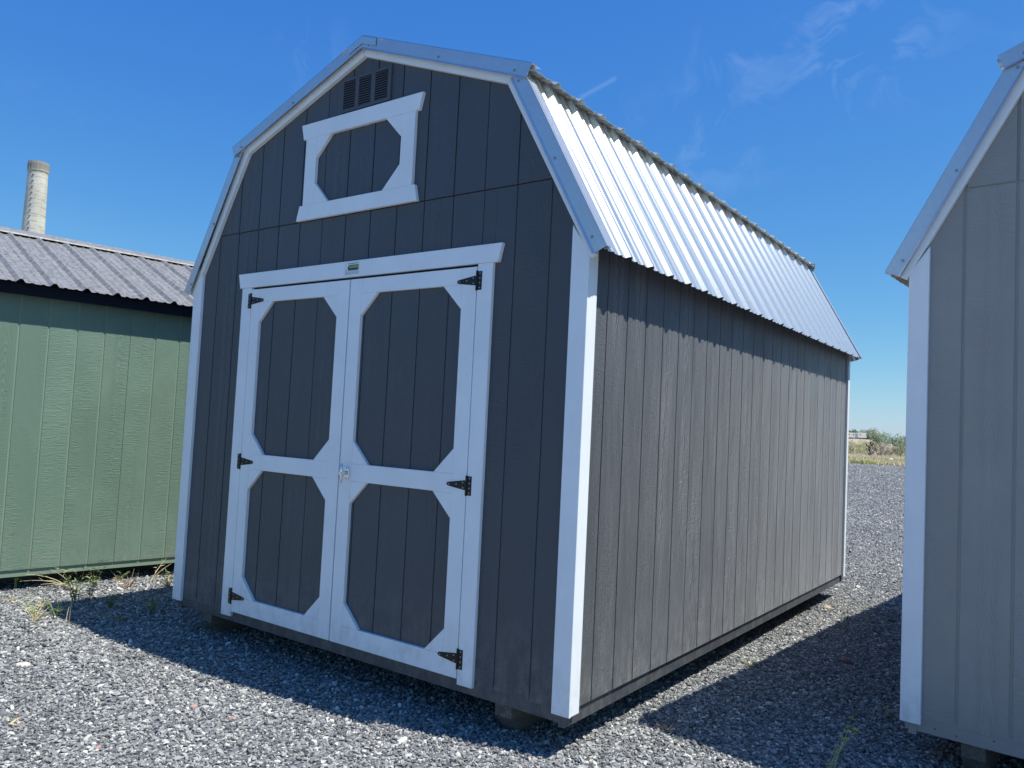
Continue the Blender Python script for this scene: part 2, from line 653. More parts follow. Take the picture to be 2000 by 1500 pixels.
def build_gravel():
    n = 780000
    d = 2.6 + (19.0 - 2.6) * rng.random(n)
    dens = np.where(d < 6, 1.0, (6 / d) ** 1.35) * d
    keep = rng.random(n) < dens / dens.max()
    d = d[keep]
    a = math.atan2(fw.y, fw.x) + R(47) * (rng.random(len(d)) * 2 - 1)
    x = 4.86 + d * np.cos(a)
    y = -3.01 + d * np.sin(a)
    out = ~(in_foot(x, y, 0, 0, 0, 3.05, 4.88, 0.55) | in_foot(x, y, 4.22, 1.03, R(-4.5), 3.05, 4.88, 0.6))
    gx = (x + 1.714) * math.sin(1.421) - (y + 0.422) * math.cos(1.421)
    out &= gx > -0.5
    x, y, d = x[out], y[out], d[out]
    # coarser, sparser cover out through the gap between the sheds, to the far edge of the lot
    nf = 110000
    df = 15 + 46 * rng.random(nf) ** 1.25
    uf = rng.uniform(-0.9, 1.9, nf)
    ddx = -0.2216 + 0.0538 * uf
    ddy = np.sqrt(1 - ddx * ddx)
    x = np.concatenate([x, 4.86 + ddx * df])
    y = np.concatenate([y, -3.01 + ddy * df])
    d = np.concatenate([d, df])
    n = len(x)
    s = 0.0047 * np.exp(0.38 * rng.standard_normal(n)) * (1 + 0.035 * np.clip(d - 6, 0, 60))
    # coarser stones in the loose ridge and along the right of the path
    ridge = np.exp(-((y + 0.62 + 0.10 * (x + 0.6)) / 0.18) ** 2) * np.exp(-((x + 0.3) / 1.2) ** 2)
    s = s * (1 + 0.5 * ridge)
    s = np.clip(s, 0.003, 0.0135 + 0.0011 * np.clip(d - 6, 0, 40))
    scl = np.stack([s * (1.0 + 0.7 * rng.random(n)), s * (0.8 + 0.4 * rng.random(n)), s * (0.4 + 0.45 * rng.random(n))], 1)
    rot = np.stack([rng.normal(0, 0.38, n), rng.normal(0, 0.38, n), rng.random(n) * 6.283], 1)
    z = terrain(x, y) + scl[:, 2] * 0.55 + rng.random(n) * 0.006
    o = scatter_object('gravel', np.stack([x, y, z], 1), rng.integers(0, 7, n), rot, scl,
                       scatter_nodes('gravel scatter', gravel_material(), 7, rock_geo))
    tag(o, 'loose grey crushed stone chips covering the lot', kind='stuff')
    return n


NGRAV = build_gravel()

# ------------------------------------------------------------------ barn sheds
B8 = 0.2032
W, L = 3.05, 4.877
H0 = 0.2


def top_of(x):
    x = min(max(x, 0), W)
    if x > W / 2:
        x = W - x
    if x < 0.465:
        return 2.10 + (2.92 - 2.10) * x / 0.465
    return 2.92 + (3.33 - 2.92) * (x - 0.465) / (W / 2 - 0.465)


def strip_poly(a0, a1, z0, ztop=None):
    if ztop is not None:
        return rect(a0, a1, z0, ztop)
    pts = [(a0, z0), (a1, z0), (a1, top_of(a1))]
    for b in (W - 0.465, W / 2, 0.465):
        if a0 < b < a1:
            pts.append((b, top_of(b)))
    pts.append((a0, top_of(a0)))
    return pts


def groove_half(k, wide):
    return (0.0022 if k % 6 == 0 else 0.0036) * wide


def corrugated_profile(y0, y1, first, pitch=0.2286, rh=0.019):
    """(y, h) points of ribbed sheet between y0 and y1"""
    pts = []
    k0 = math.floor((y0 - first) / pitch) - 1
    k1 = math.ceil((y1 - first) / pitch) + 1
    for k in range(k0, k1 + 1):
        c = first + k * pitch
        pts += [(c - 0.032, 0), (c - 0.009, rh), (c + 0.009, rh), (c + 0.032, 0)]
        for m_ in (0.076, 0.152):
            pts += [(c + m_ - 0.018, 0), (c + m_ - 0.006, 0.006), (c + m_ + 0.006, 0.006), (c + m_ + 0.018, 0)]
    res = [(y0, 0.0)]
    for y, h in pts:
        if y0 + 1e-4 < y < y1 - 1e-4:
            res.append((y, h))
    res.append((y1, 0.0))
    return res


def sheet_vf(P0, P1, nrm, prof, th=0.0016, mp=None):
    """ribbed sheet: P0 upper, P1 lower (x,z) ; prof [(y,h)]"""
    V, F = [], []
    n = len(prof)
    for base in (P0, P1):
        for dz in (0, -th):
            for y, h in prof:
                V.append((base[0] + nrm[0] * (h + dz), y, base[1] + nrm[1] * (h + dz)))
    # rows: 0 top-outer,1 top-inner,2 bottom-outer,3 bottom-inner
    r = [i * n for i in range(4)]
    for i in range(n - 1):
        F.append([r[0] + i, r[0] + i + 1, r[2] + i + 1, r[2] + i])
        F.append([r[1] + i, r[3] + i, r[3] + i + 1, r[1] + i + 1])
        F.append([r[0] + i, r[1] + i, r[1] + i + 1, r[0] + i + 1])
        F.append([r[2] + i, r[2] + i + 1, r[3] + i + 1, r[3] + i])
    F.append([r[0], r[2], r[3], r[1]])
    F.append([r[0] + n - 1, r[1] + n - 1, r[3] + n - 1, r[2] + n - 1])
    return V, F


def barn(loc, rz, pal, wide, first_rib, doors):
    """one lofted barn shed, x across the front, y backwards"""
    sx, sy, pt = pal
    root = empty('barn_shed', loc, rz)
    front = lambda a, z, o: (a, -o, z + H0)
    right = lambda a, z, o: (W + o, a, z + H0)
    left = lambda a, z, o: (-o, a, z + H0)
    back = lambda a, z, o: (a, L + o, z + H0)
    # ---- inner walls the siding is nailed on
    if doors:
        fw_parts = [prism_vf(rect(0.004, 0.53, 0, 2.2), -0.05, -0.0055, front, 0.0005),
                    prism_vf(rect(2.51, 3.046, 0, 2.2), -0.05, -0.0055, front, 0.0005)]
        up_poly = [(0.004, 2.2), (3.046, 2.2), (2.585, 2.915), (1.525, 3.325), (0.465, 2.915)]
        fw_parts.append(prism_vf(up_poly, -0.05, -0.0055, front, 0.0005))
        fw_parts.append(prism_vf(rect(0.531, 2.509, 2.035, 2.199), -0.05, -0.0055, front, 0.0005))
        v, f = join_vf(fw_parts)
        mesh_obj('front_wall', v, f, pt, root)
        prism('door_gap_shade', rect(0.5, 2.54, 0.0, 2.06), -0.08, -0.052, front, M['dark'], root)  # black sheet behind the doors, interior shade painted into its colour
    else:
        prism('front_wall', [(0.004, 0), (3.046, 0), (3.046, 2.1), (2.585, 2.915), (1.525, 3.325), (0.465, 2.915), (0.004, 2.1)],
              -0.05, -0.0055, front, pt, root, 0.0005)
    prism('back_wall', [(0.004, 0), (3.046, 0), (3.046, 2.1), (2.585, 2.915), (1.525, 3.325), (0.465, 2.915), (0.004, 2.1)],
          -0.05, -0.0055, back, pt, root, 0.0005)
    prism('side_wall', rect(0.052, L - 0.055, 0, 2.22), -0.05, -0.0055, right, pt, root, 0.0005)
    prism('side_wall', rect(0.052, L - 0.055, 0, 2.22), -0.05, -0.0055, left, pt, root, 0.0005)
    # floor joists: one rim board each side
    prism('rim_joist', rect(-0.002, W + 0.002, -0.056, 0.02), -0.04, -0.002, front, pt, root)
    prism('rim_joist', rect(0.0, W, -0.056, 0.02), -0.04, -0.010, back, pt, root)
    prism('rim_joist', rect(-0.001, L, -0.072, 0.02), -0.045, -0.012, right, pt, root)
    prism('rim_joist', rect(-0.001, L, -0.072, 0.02), -0.045, -0.012, left, pt, root)
    box('floor', 0.05, W - 0.05, 0.05, L - 0.05, H0 - 0.045, H0 - 0.01, M['skid'], root)
    # ---- front siding boards, two tiers
    for k in range(15):
        a0 = 0.0 if k == 0 else B8 * k + groove_half(k, wide)
        a1 = W if k == 14 else B8 * (k + 1) - groove_half(k + 1, wide)
        lows = [(a0, a1, 0.0)]
        if doors:
            if a1 < 0.52 or a0 > 2.52:
                pass
            elif a0 < 0.52 < a1:
                lows = [(a0, 0.52, 0.0), (0.5202, a1, 2.035)]
            elif a0 < 2.52 < a1:
                lows = [(2.52, a1, 0.0), (a0, 2.5198, 2.035)]
            else:
                lows = [(a0, a1, 2.035)]
        for b0, b1, z0 in lows:
            zt = 2.404
            pts = [(b0, z0), (b1, z0), (b1, min(zt, top_of(b1))), ]
            xk = 0.465 * (2.404 - 2.10) / (2.92 - 2.10)
            for xx in (W - xk, xk):
                if b0 < xx < b1:
                    pts.append((xx, zt))
            pts.append((b0, min(zt, top_of(b0))))
            prism('siding_board', pts, -0.006, 0.0, front, sx, root)
        xk = 0.465 * (2.412 - 2.10) / (2.92 - 2.10)
        u0, u1 = max(a0, xk), min(a1, W - xk)
        if u1 - u0 > 0.02:
            prism('siding_board', strip_poly(u0, u1, 2.410), -0.004, 0.0025, front, sx, root)
        b0, b1 = a0, a1
        prism('siding_board', strip_poly(b0, b1, 0.0), -0.006, 0.0, back, sx, root)
    xk = 0.465 * (2.41 - 2.10) / (2.92 - 2.10)
    prism('flashing', rect(xk - 0.02, W - xk + 0.02, 2.4042, 2.4098), -0.006, -0.0035, front, M['dark'] if doors else pt, root, 0.0005)
    # ---- side siding boards (one mesh per width, copied)
    for mp, sgn in ((right, 1), (left, -1)):
        protos = {}
        for j in range(24):
            a0 = 0.0 if j == 0 else B8 * j + groove_half(j, 1.0)
            a1 = (L - 0.012) if j == 23 else B8 * (j + 1) - groove_half(j + 1, 1.0)
            key = (round(a1 - a0, 4))
            if key in protos:
                p, pa = protos[key]
                copy_part(p, (0, a0 - pa, 0), root)
            else:
                v, f = prism_vf(rect(a0, a1, 0.0, 2.22), -0.0052, 0.0, mp, 0.0012)
                # ripple so that the board edge and shadow line are not dead straight
                o = mesh_obj('siding_board', v, f, sy, root)
                protos[key] = (o, a0)
    # ---- corner trims (white): front and side boards at each front corner
    t = 0.02
    prism('corner_trim', [(-0.042 if doors else -t, -0.02), (0.052 if doors else 0.065, -0.02),
                          (0.052 if doors else 0.065, 2.152), (-0.042 if doors else -t, 2.03)], 0.0005, t, front, M['white'], root)
    prism('corner_trim', [(2.977, -0.017), (W + t, -0.017), (W + t, 2.03), (2.977, 2.165)], 0.0005, t, front, M['white'], root)
    prism('corner_trim', rect(-0.0198, 0.064, -0.015, 2.2), 0.0005, t + 0.0005, right, M['white'], root)
    prism('corner_trim', rect(-0.0198, 0.064, -0.015, 2.2), 0.0005, t + (0.022 if doors else 0.0005), left, M['white'], root)
    prism('corner_trim', rect(4.835, L + 0.02, -0.018, 2.2), 0.0005, t, right, M['white'], root)
    prism('corner_trim', rect(4.835, L + 0.02, -0.018, 2.2), 0.0005, t, left, M['white'], root)
    prism('corner_trim', rect(2.985, W - 0.001, -0.018, 2.1), 0.0005, t, back, M['white'], root)
    prism('corner_trim', rect(0.001, 0.065, -0.018, 2.1), 0.0005, t, back, M['white'], root)
    # ---- white rake boards and metal rake trim
    mir = lambda P: [(W - a, z) for a, z in P][::-1]
    up_w = [(1.5255, 3.365), (1.5255, 3.307), (2.565, 2.915), (2.612, 2.962)]
    lo_w = [(2.6125, 2.9615), (2.5655, 2.9145), (3.081, 2.004), (3.107, 2.018)]
    for P in (up_w, mir(up_w)):
        prism('rake_board', P, 0.0005, 0.028, front, M['white'], root, 0.002)
        prism('rake_board', P, 0.0005, 0.028, back, M['white'], root, 0.002)
    for P in (lo_w, mir(lo_w)):
        prism('rake_board', P, 0.0005, 0.0275, front, M['white'], root, 0.002)
        prism('rake_board', P, 0.0005, 0.0275, back, M['white'], root, 0.002)

    def rake(T0, T1, B1, B0, o, flip, yb):
        q = [T0, T1, B1, B0]
        if flip:
            q = [(W - a, z) for a, z in q]
        sgn = -1 if yb is None else 1
        Y = (lambda oo: -oo) if yb is None else (lambda oo: yb + oo)
        P3 = [Vector((a, Y(o), z + H0)) for a, z in q]
        parts = [slab_vf(P3, (0, sgn * -0.0015, 0))]
        # top flange turned back over the roof
        fl = [P3[0], P3[1], Vector((P3[1].x, Y(-0.03), P3[1].z)), Vector((P3[0].x, Y(-0.03), P3[0].z))]
        dn = (Vector(P3[3]) - Vector(P3[0])).normalized() * 0.0015
        parts.append(slab_vf(fl, dn))
        # kicked hem at the bottom edge
        e = (P3[1] - P3[0]).normalized()
        dwn = (P3[3] - P3[0])
        dwn = (dwn - e * dwn.dot(e)).normalized()
        hm = [P3[3], P3[2], P3[2] + dwn * 0.011 + Vector((0, sgn * 0.008, 0)), P3[3] + dwn * 0.011 + Vector((0, sgn * 0.008, 0))]
        parts.append(slab_vf(hm, (0, sgn * -0.0015, 0)))
        v, f = join_vf(parts)
        ob = mesh_obj('rake_trim', v, f, M['trimmetal'], root)
        for fr in (0.04, 0.5, 0.93):
            p = P3[3].lerp(P3[2], fr) - dwn * 0.018
            put_screw(p + Vector((0, sgn * 0.0005, 0)), (0, sgn, 0), ob)
    for flip in (False, True):
        for yb in (None, L):
            rake((1.525, 3.422), (2.722, 2.974), (2.696, 2.912), (1.525, 3.352), 0.047, flip, yb)
            rake((2.688, 2.922), (3.172, 2.046), (3.113, 2.020), (2.609, 2.930), 0.043, flip, yb)
    # ---- roof sheets
    y0, y1 = -0.032, L + 0.030
    upn = Vector((0.35, 0.937)).normalized()
    slopes = (((1.527, 3.392), (2.722, 2.947), 0), ((2.640, 2.975), (3.158, 2.033), 1))
    bounds = [y0] + [first_rib - 0.114 + 0.9144 * m_ for m_ in range(1, 7) if first_rib - 0.114 + 0.9144 * m_ < y1 - 0.1] + [y1]
    for P0, P1, low in slopes:
        for flip in (False, True):
            A = (W - P0[0], P0[1] + H0) if flip else (P0[0], P0[1] + H0)
            Bq = (W - P1[0], P1[1] + H0) if flip else (P1[0], P1[1] + H0)
            d2 = Vector((Bq[0] - A[0], Bq[1] - A[1])).normalized()
            nrm = Vector((-d2.y, d2.x))
            if nrm.y < 0:
                nrm = -nrm
            for i in range(len(bounds) - 1):
                pr = corrugated_profile(bounds[i], bounds[i + 1] + (0.0 if i == len(bounds) - 2 else 0.0), first_rib)
                v, f = sheet_vf(A, Bq, nrm, pr)
                sh = mesh_obj('roof_sheet', v, f, M['galv'], root)
                if flip and not doors:
                    continue
                rows = ((0.90, 1), (0.50, 2), (0.14, 2)) if low else ((0.9, 1), (0.5, 2), (0.15, 2))
                k = 0
                yy = first_rib + 0.044
                while yy < y1 - 0.05:
                    for fr, ev in rows:
                        if k % ev == 0 and bounds[i] <= yy < bounds[i + 1]:
                            fj = fr + 0.006 * math.sin(k * 2.3 + fr * 9)
                            p = Vector((A[0] + (Bq[0] - A[0]) * fj + nrm.x * 0.0005, yy + 0.006 * math.sin(k * 1.7), A[1] + (Bq[1] - A[1]) * fj + nrm.y * 0.0005))
                            put_screw(p, (nrm.x, 0, nrm.y), sh)
                    yy += 0.2286
                    k += 1
    # ridge cap in two lengths
    for ya, yb2 in ((-0.052, 2.5), (2.44, L + 0.05)):
        lift = 0.0215 if ya < 0 else 0.0205
        parts = []
        for sgn in (-1, 1):
            xa = W / 2
            za = 3.392 + H0 + lift + 0.003
            xb = W / 2 + sgn * 0.155
            zb = za - 0.155 * 0.3725
            parts.append(slab_vf([(xa, ya, za), (xa, yb2, za), (xb, yb2, zb), (xb, ya, zb)], (0, 0, -0.0015)))
            xc = xb + sgn * 0.01
            parts.append(slab_vf([(xb, ya, zb), (xb, yb2, zb), (xc, yb2, zb - 0.010), (xc, ya, zb - 0.010)], (0, 0, -0.0015)))
            if ya < 0:
                xs = W / 2 + sgn * 0.115
                zs = za - 0.115 * 0.3725
                parts.append(slab_vf([(xa, ya, za), (xs, ya, zs), (xs, ya, zs - 0.045), (xa, ya, za - 0.045)], (0, 0.0015, 0)))
        v, f = join_vf(parts)
        mesh_obj('ridge_cap', v, f, M['galv'], root)
    # ---- skids
    for x0 in (0.215, 2.62):
        v = [(x0, 0.05, H0 - 0.077), (x0 + 0.095, 0.05, H0 - 0.077), (x0, 0.05, H0 - 0.128), (x0 + 0.095, 0.05, H0 - 0.128),
             (x0, 0.13, -0.01), (x0 + 0.095, 0.13, -0.01), (x0, L - 0.1, -0.01), (x0 + 0.095, L - 0.1, -0.01),
             (x0, L - 0.1, H0 - 0.077), (x0 + 0.095, L - 0.1, H0 - 0.077)]
        v[0] = (x0, 0.05, H0 - 0.045)
        v[1] = (x0 + 0.095, 0.05, H0 - 0.045)
        v[8] = (x0, L - 0.1, H0 - 0.045)
        v[9] = (x0 + 0.095, L - 0.1, H0 - 0.045)
        f = [[0, 1, 3, 2], [2, 3, 5, 4], [4, 5, 7, 6], [6, 7, 9, 8], [8, 9, 1, 0], [0, 2, 4, 6, 8], [1, 9, 7, 5, 3]]
        mesh_obj('skid', v, f, M['skid'], root)
    for x0 in (0.95, 1.98):
        box('skid', x0, x0 + 0.095, 0.75, L - 0.75, -0.01, H0 - 0.045, M['skid'], root)
    # nail heads in the front joist
    for k in range(22):
        a = 0.12 + k * 0.131 + 0.05 * math.sin(k * 5.1)
        z = H0 - 0.026 + 0.014 * math.sin(k * 3.7)
        put_screw((a, 0.0018, z), (0, -1, 0), root, NAIL, 'nail', 0.8)
    return root, front


main, FR = barn((0, 0, 0), 0.0, (M['siding_x'], M['siding_y'], M['charcoal']), 1.0, 0.19, True)
tag(main, 'dark charcoal barn shed with white double doors and shiny silver metal roof in the centre', 'shed')

other, FR2 = barn((4.22, 1.03, 0.009), R(-4.5), (M['lsiding_x'], M['lsiding_y'], M['lgrey']), 1.7, 0.19, False)
tag(other, 'light grey barn shed with white corner board cut off by the right edge', 'shed')


# ---- doors, hinges, handle, gable frame, vent, sticker of the main shed
def octa(x0, x1, z0, z1, c=0.124):
    return [(x0 + c, z0), (x1 - c, z0), (x1, z0 + c), (x1, z1 - c), (x1 - c, z1), (x0 + c, z1), (x0, z1 - c), (x0, z0 + c)]


G_ = 0.0006


def framed(root, x0, x1, z0, z1, ix0, ix1, rails, o0, o1, mat):
    """stiles x0..ix0 and ix1..x1, rails at given (z0,z1), corner blocks between"""
    prism('stile', rect(x0, ix0 - G_, z0, z1), o0, o1, FR, mat, root, 0.001)
    prism('stile', rect(ix1 + G_, x1, z0, z1), o0, o1, FR, mat, root, 0.001)
    for a, b in rails:
        prism('rail', rect(ix0, ix1, a, b), o0, o1 - 0.0006, FR, mat, root, 0.001)
    c = 0.124
    for i in range(len(rails) - 1):
        zb, zt = rails[i][1] + G_, rails[i + 1][0] - G_
        for tri in ([(ix0, zb), (ix0 + c, zb), (ix0, zb + c)], [(ix1, zb), (ix1, zb + c), (ix1 - c, zb)],
                    [(ix0, zt), (ix0, zt - c), (ix0 + c, zt)], [(ix1, zt), (ix1 - c, zt), (ix1, zt - c)]):
            prism('corner_block', tri, o0, o1 - 0.001, FR, mat, root, 0.001)


def door(x0, x1, ix0, ix1, name='door'):
    d = prism(name, rect(x0 + 0.003, x1 - 0.003, 0.012, 2.012), -0.045, -0.0055, FR, M['charcoal'], main, 0.0005)
    k0 = int(x0 / B8)
    for k in range(k0, k0 + 7):
        a0 = max(x0 + 0.004, B8 * k + groove_half(k, 1.0))
        a1 = min(x1 - 0.004, B8 * (k + 1) - groove_half(k + 1, 1.0))
        if a1 - a0 > 0.02:
            prism('siding_board', rect(a0, a1, 0.013, 2.012), -0.0055, 0.0, FR, M['siding_x'], d)
    framed(d, x0, x1, 0.010, 2.018, ix0, ix1, [(0.010, 0.107), (0.893, 0.988), (1.934, 2.018)], 0.0002, 0.02, M['white'])
    return d


dl = door(0.611, 1.5105, 0.697, 1.415)
dr = door(1.5195, 2.430, 1.612, 2.337)
dl['label'] = 'left white-framed door leaf'
dr['label'] = 'right white-framed door leaf with the handle'
prism('door_jamb', rect(0.508, 0.6065, -0.022, 2.0315), 0.0004, 0.02, FR, M['white'], main)
prism('door_jamb', rect(2.4345, 2.527, -0.016, 2.0315), 0.0004, 0.02, FR, M['white'], main)
prism('door_header', [(0.486, 2.0325), (2.560, 2.0325), (2.581, 2.124), (0.464, 2.124)], 0.0004, 0.0235, FR, M['white'], main)

# gable window frame (decorative, siding shows through the octagon)
win = prism('gable_frame', [(1.003, 2.408), (1.995, 2.408), (1.973, 2.4985), (1.028, 2.4985)], 0.003, 0.0245, FR, M['white'], main)
prism('top_bar', [(1.030, 2.9055), (1.976, 2.9055), (2.0, 2.999), (1.005, 2.999)], 0.003, 0.0245, FR, M['white'], win)
prism('stile', rect(1.0555, 1.152, 2.499, 2.905), 0.003, 0.024, FR, M['white'], win)
prism('stile', rect(1.852, 1.951, 2.499, 2.905), 0.003, 0.024, FR, M['white'], win)
for tri in ([(1.1525, 2.4992), (1.277, 2.4992), (1.1525, 2.628)], [(1.8515, 2.4992), (1.8515, 2.628), (1.727, 2.4992)],
            [(1.1525, 2.9048), (1.1525, 2.780), (1.277, 2.9048)], [(1.8515, 2.9048), (1.727, 2.9048), (1.8515, 2.780)]):
    prism('corner_block', tri, 0.003, 0.0235, FR, M['white'], win)

# louvred vent
vent = prism('vent', rect(1.337, 1.738, 3.013, 3.214), 0.003, 0.006, FR, M['vent'], main)
vz0, vz1 = 3.030, 3.197
cols = ((1.352, 1.450), (1.480, 1.580), (1.612, 1.713))
bars = [rect(1.337, 1.738, 3.013, vz0), rect(1.337, 1.738, vz1, 3.214)]
xs = [1.337] + [c for p in cols for c in p] + [1.738]
for i in range(0, len(xs), 2):
    bars.append(rect(xs[i], xs[i + 1], vz0 + 0.0002, vz1 - 0.0002))
v, f = join_vf([prism_vf(b_, 0.0062, 0.013, FR, 0.001) for b_ in bars])
mesh_obj('vent_frame', v, f, M['vent'], vent)
mesh_obj('vent_shade_sheet', *slab_vf([FR(1.345, 3.02, 0.0063), FR(1.73, 3.02, 0.0063), FR(1.73, 3.205, 0.0063), FR(1.345, 3.205, 0.0063)], (0, -0.0002, 0)), M['dark'], vent)  # black sheet behind the louvres paints the shade between the slats
lz = (vz1 - vz0) / 12
for (ca, cb) in cols:
    for i in range(12):
        z = vz0 + lz * i + 0.001
        lv = [FR(ca + 0.001, z, 0.0125), FR(cb - 0.001, z, 0.0125), FR(cb - 0.001, z + lz * 0.42, 0.0085), FR(ca + 0.001, z + lz * 0.42, 0.0085)]
        mesh_obj('louver', *slab_vf(lv, (0, 0.0, 0.0022)), M['vent'], vent)


# T-hinges
def hinge(xc, zc, dirn, parent):
    """xc: knuckle line; dirn: +1 strap points to +x"""
    pl = [(xc - dirn * 0.003, zc - 0.048), (xc - dirn * 0.003, zc + 0.045), (xc - dirn * 0.030, zc + 0.045), (xc - dirn * 0.030, zc - 0.048)]
    h = prism('hinge', pl, 0.0201, 0.0225, FR, M['hinge'], parent, 0.0006)
    st = [(xc + dirn * 0.004, zc + 0.0235), (xc + dirn * 0.018, zc + 0.0235), (xc + dirn * 0.118, zc + 0.009),
          (xc + dirn * 0.126, zc + 0.005), (xc + dirn * 0.128, zc - 0.001), (xc + dirn * 0.126, zc - 0.006), (xc + dirn * 0.118, zc - 0.010),
          (xc + dirn * 0.018, zc - 0.0235), (xc + dirn * 0.004, zc - 0.0235)]
    prism('strap', st, 0.0201, 0.0225, FR, M['hinge'], h, 0.0006)
    kv, kf = [], []
    N = 8
    for z in (zc - 0.050, zc + 0.048):
        for i in range(N):
            a = i * 2 * math.pi / N
            kv.append(FR(xc + 0.0055 * math.cos(a), z, 0.0235 + 0.0055 * math.sin(a)))
    for i in range(N):
        j = (i + 1) % N
        kf.append([i, j, N + j, N + i])
    kf += [list(range(N)), list(range(N, 2 * N))]
    mesh_obj('knuckle', kv, kf, M['hinge'], h)
    for dx, dz in ((0.024, 0.013), (0.022, -0.013), (0.065, 0.002), (0.112, -0.001)):
        put_screw(FR(xc + dirn * dx, zc + dz, 0.0224), (0, -1, 0), h, SMALL)
    for dz in (0.035, 0.011, -0.013, -0.037):
        put_screw(FR(xc - dirn * 0.018, zc + dz, 0.0224), (0, -1, 0), h, SMALL)


for z in (1.947, 0.9365, 0.105):
    hinge(2.434, z + 0.001, -1, dr)
    hinge(0.6075, z, 1, dl)


# T handle
def tube_vf(pts, rad, N=8, cap=True):
    pts = [Vector(p) for p in pts]
    V, F = [], []
    for i, p in enumerate(pts):
        t = (pts[min(i + 1, len(pts) - 1)] - pts[max(i - 1, 0)]).normalized()
        ref = Vector((0, 0, 1)) if abs(t.z) < 0.9 else Vector((1, 0, 0))
        a = t.cross(ref).normalized()
        b = t.cross(a)
        r_ = rad[i] if isinstance(rad, (list, tuple)) else rad
        for k in range(N):
            an = k * 2 * math.pi / N
            V.append(p + (a * math.cos(an) + b * math.sin(an)) * r_)
    for i in range(len(pts) - 1):
        for k in range(N):
            k2 = (k + 1) % N
            F.append([i * N + k, i * N + k2, (i + 1) * N + k2, (i + 1) * N + k])
    if cap:
        F.append(list(range(N))[::-1])
        F.append([(len(pts) - 1) * N + k for k in range(N)])
    return V, F


hx, hz = 1.585, 0.936
hd = prism('handle', [(hx - 0.013, hz - 0.033), (hx + 0.013, hz - 0.033), (hx + 0.018, hz - 0.020), (hx + 0.018, hz + 0.020),
                      (hx + 0.013, hz + 0.033), (hx - 0.013, hz + 0.033), (hx - 0.018, hz + 0.020), (hx - 0.018, hz - 0.020)],
           0.0203, 0.030, FR, M['chrome'], dr, 0.003)
v, f = tube_vf([FR(hx, hz, 0.029), FR(hx, hz, 0.040), FR(hx, hz, 0.060)], [0.012, 0.009, 0.009], 12)
mesh_obj('spindle', v, f, M['chrome'], hd, True)
v, f = tube_vf([FR(hx, hz - 0.052, 0.062), FR(hx, hz - 0.045, 0.064), FR(hx, hz - 0.012, 0.066), FR(hx, hz + 0.012, 0.066),
                FR(hx, hz + 0.045, 0.064), FR(hx, hz + 0.052, 0.062)], [0.005, 0.0078, 0.0098, 0.0098, 0.0078, 0.005], 12)
mesh_obj('grip', v, f, M['chrome'], hd, True)
v, f = tube_vf([FR(hx, hz, 0.070), FR(hx, hz, 0.078)], 0.0085, 12)
mesh_obj('lock_barrel', v, f, M['chrome'], hd)
for dz in (-0.025, 0.025):
    put_screw(FR(hx, hz + dz, 0.0300), (0, -1, 0), hd, SMALL)


# sticker on the header: banner with the maker's words and rows of small print
st = prism('sticker', rect(1.464, 1.588, 2.043, 2.119), 0.0236, 0.0240, FR, M['sticker'], main, 0.0001)


def flat(poly, o, mat, nm, parent):
    return prism(nm, poly, o - 0.0001, o, FR, mat, parent, 0.00001)


flat([(1.476, 2.069), (1.574, 2.069), (1.579, 2.078), (1.579, 2.101), (1.500, 2.101), (1.490, 2.088)], 0.02412, M['st_navy'], 'banner', st)
flat([(1.497, 2.081), (1.578, 2.081), (1.578, 2.100), (1.502, 2.100)], 0.02422, M['st_green'], 'banner_field', st)
flat([(1.480, 2.070), (1.492, 2.070), (1.495, 2.0785), (1.486, 2.086)], 0.02422, M['sticker'], 'banner_mark', st)


def text_obj(s, x, z, size, mat, parent, nm='lettering', o=0.02435, shear=0.0):
    cu = bpy.data.curves.new(nm, 'FONT')
    cu.body = s
    cu.size = size
    cu.shear = shear
    cu.extrude = 0.00002
    cu.offset = size * 0.018
    ob = bpy.data.objects.new(nm, cu)
    COL.objects.link(ob)
    dg = bpy.context.evaluated_depsgraph_get()
    me = bpy.data.meshes.new_from_object(ob.evaluated_get(dg))
    bpy.data.objects.remove(ob)
    mo = bpy.data.objects.new(nm, me)
    me.materials.clear()
    me.materials.append(mat)
    mo.location = FR(x, z, o)
    mo.rotation_euler = (R(90), 0, 0)
    return link(mo, parent)


text_obj('OLD HICKORY', 1.501, 2.0855, 0.0125, M['st_yellow'], st)
rows = []
for i, z in enumerate((2.0625, 2.0575, 2.0525, 2.0475)):
    x = 1.470 + 0.006 * (i % 2)
    while x < 1.578:
        w_ = random.uniform(0.006, 0.016)
        rows.append(prism_vf(rect(x, min(x + w_, 1.583), z, z + 0.0017), 0.02402, 0.02412, FR, 0.00001))
        x += w_ + 0.003
x = 1.492
while x < 1.572:
    w_ = random.uniform(0.003, 0.011)
    rows.append(prism_vf([(x, 2.106), (x + w_, 2.1065), (x + w_ + 0.001, 2.1115), (x + 0.002, 2.110)], 0.02402, 0.02412, FR, 0.00001))
    x += w_ + 0.002
v, f = join_vf(rows)
mesh_obj('small_print', v, f, M['st_navy'], st)

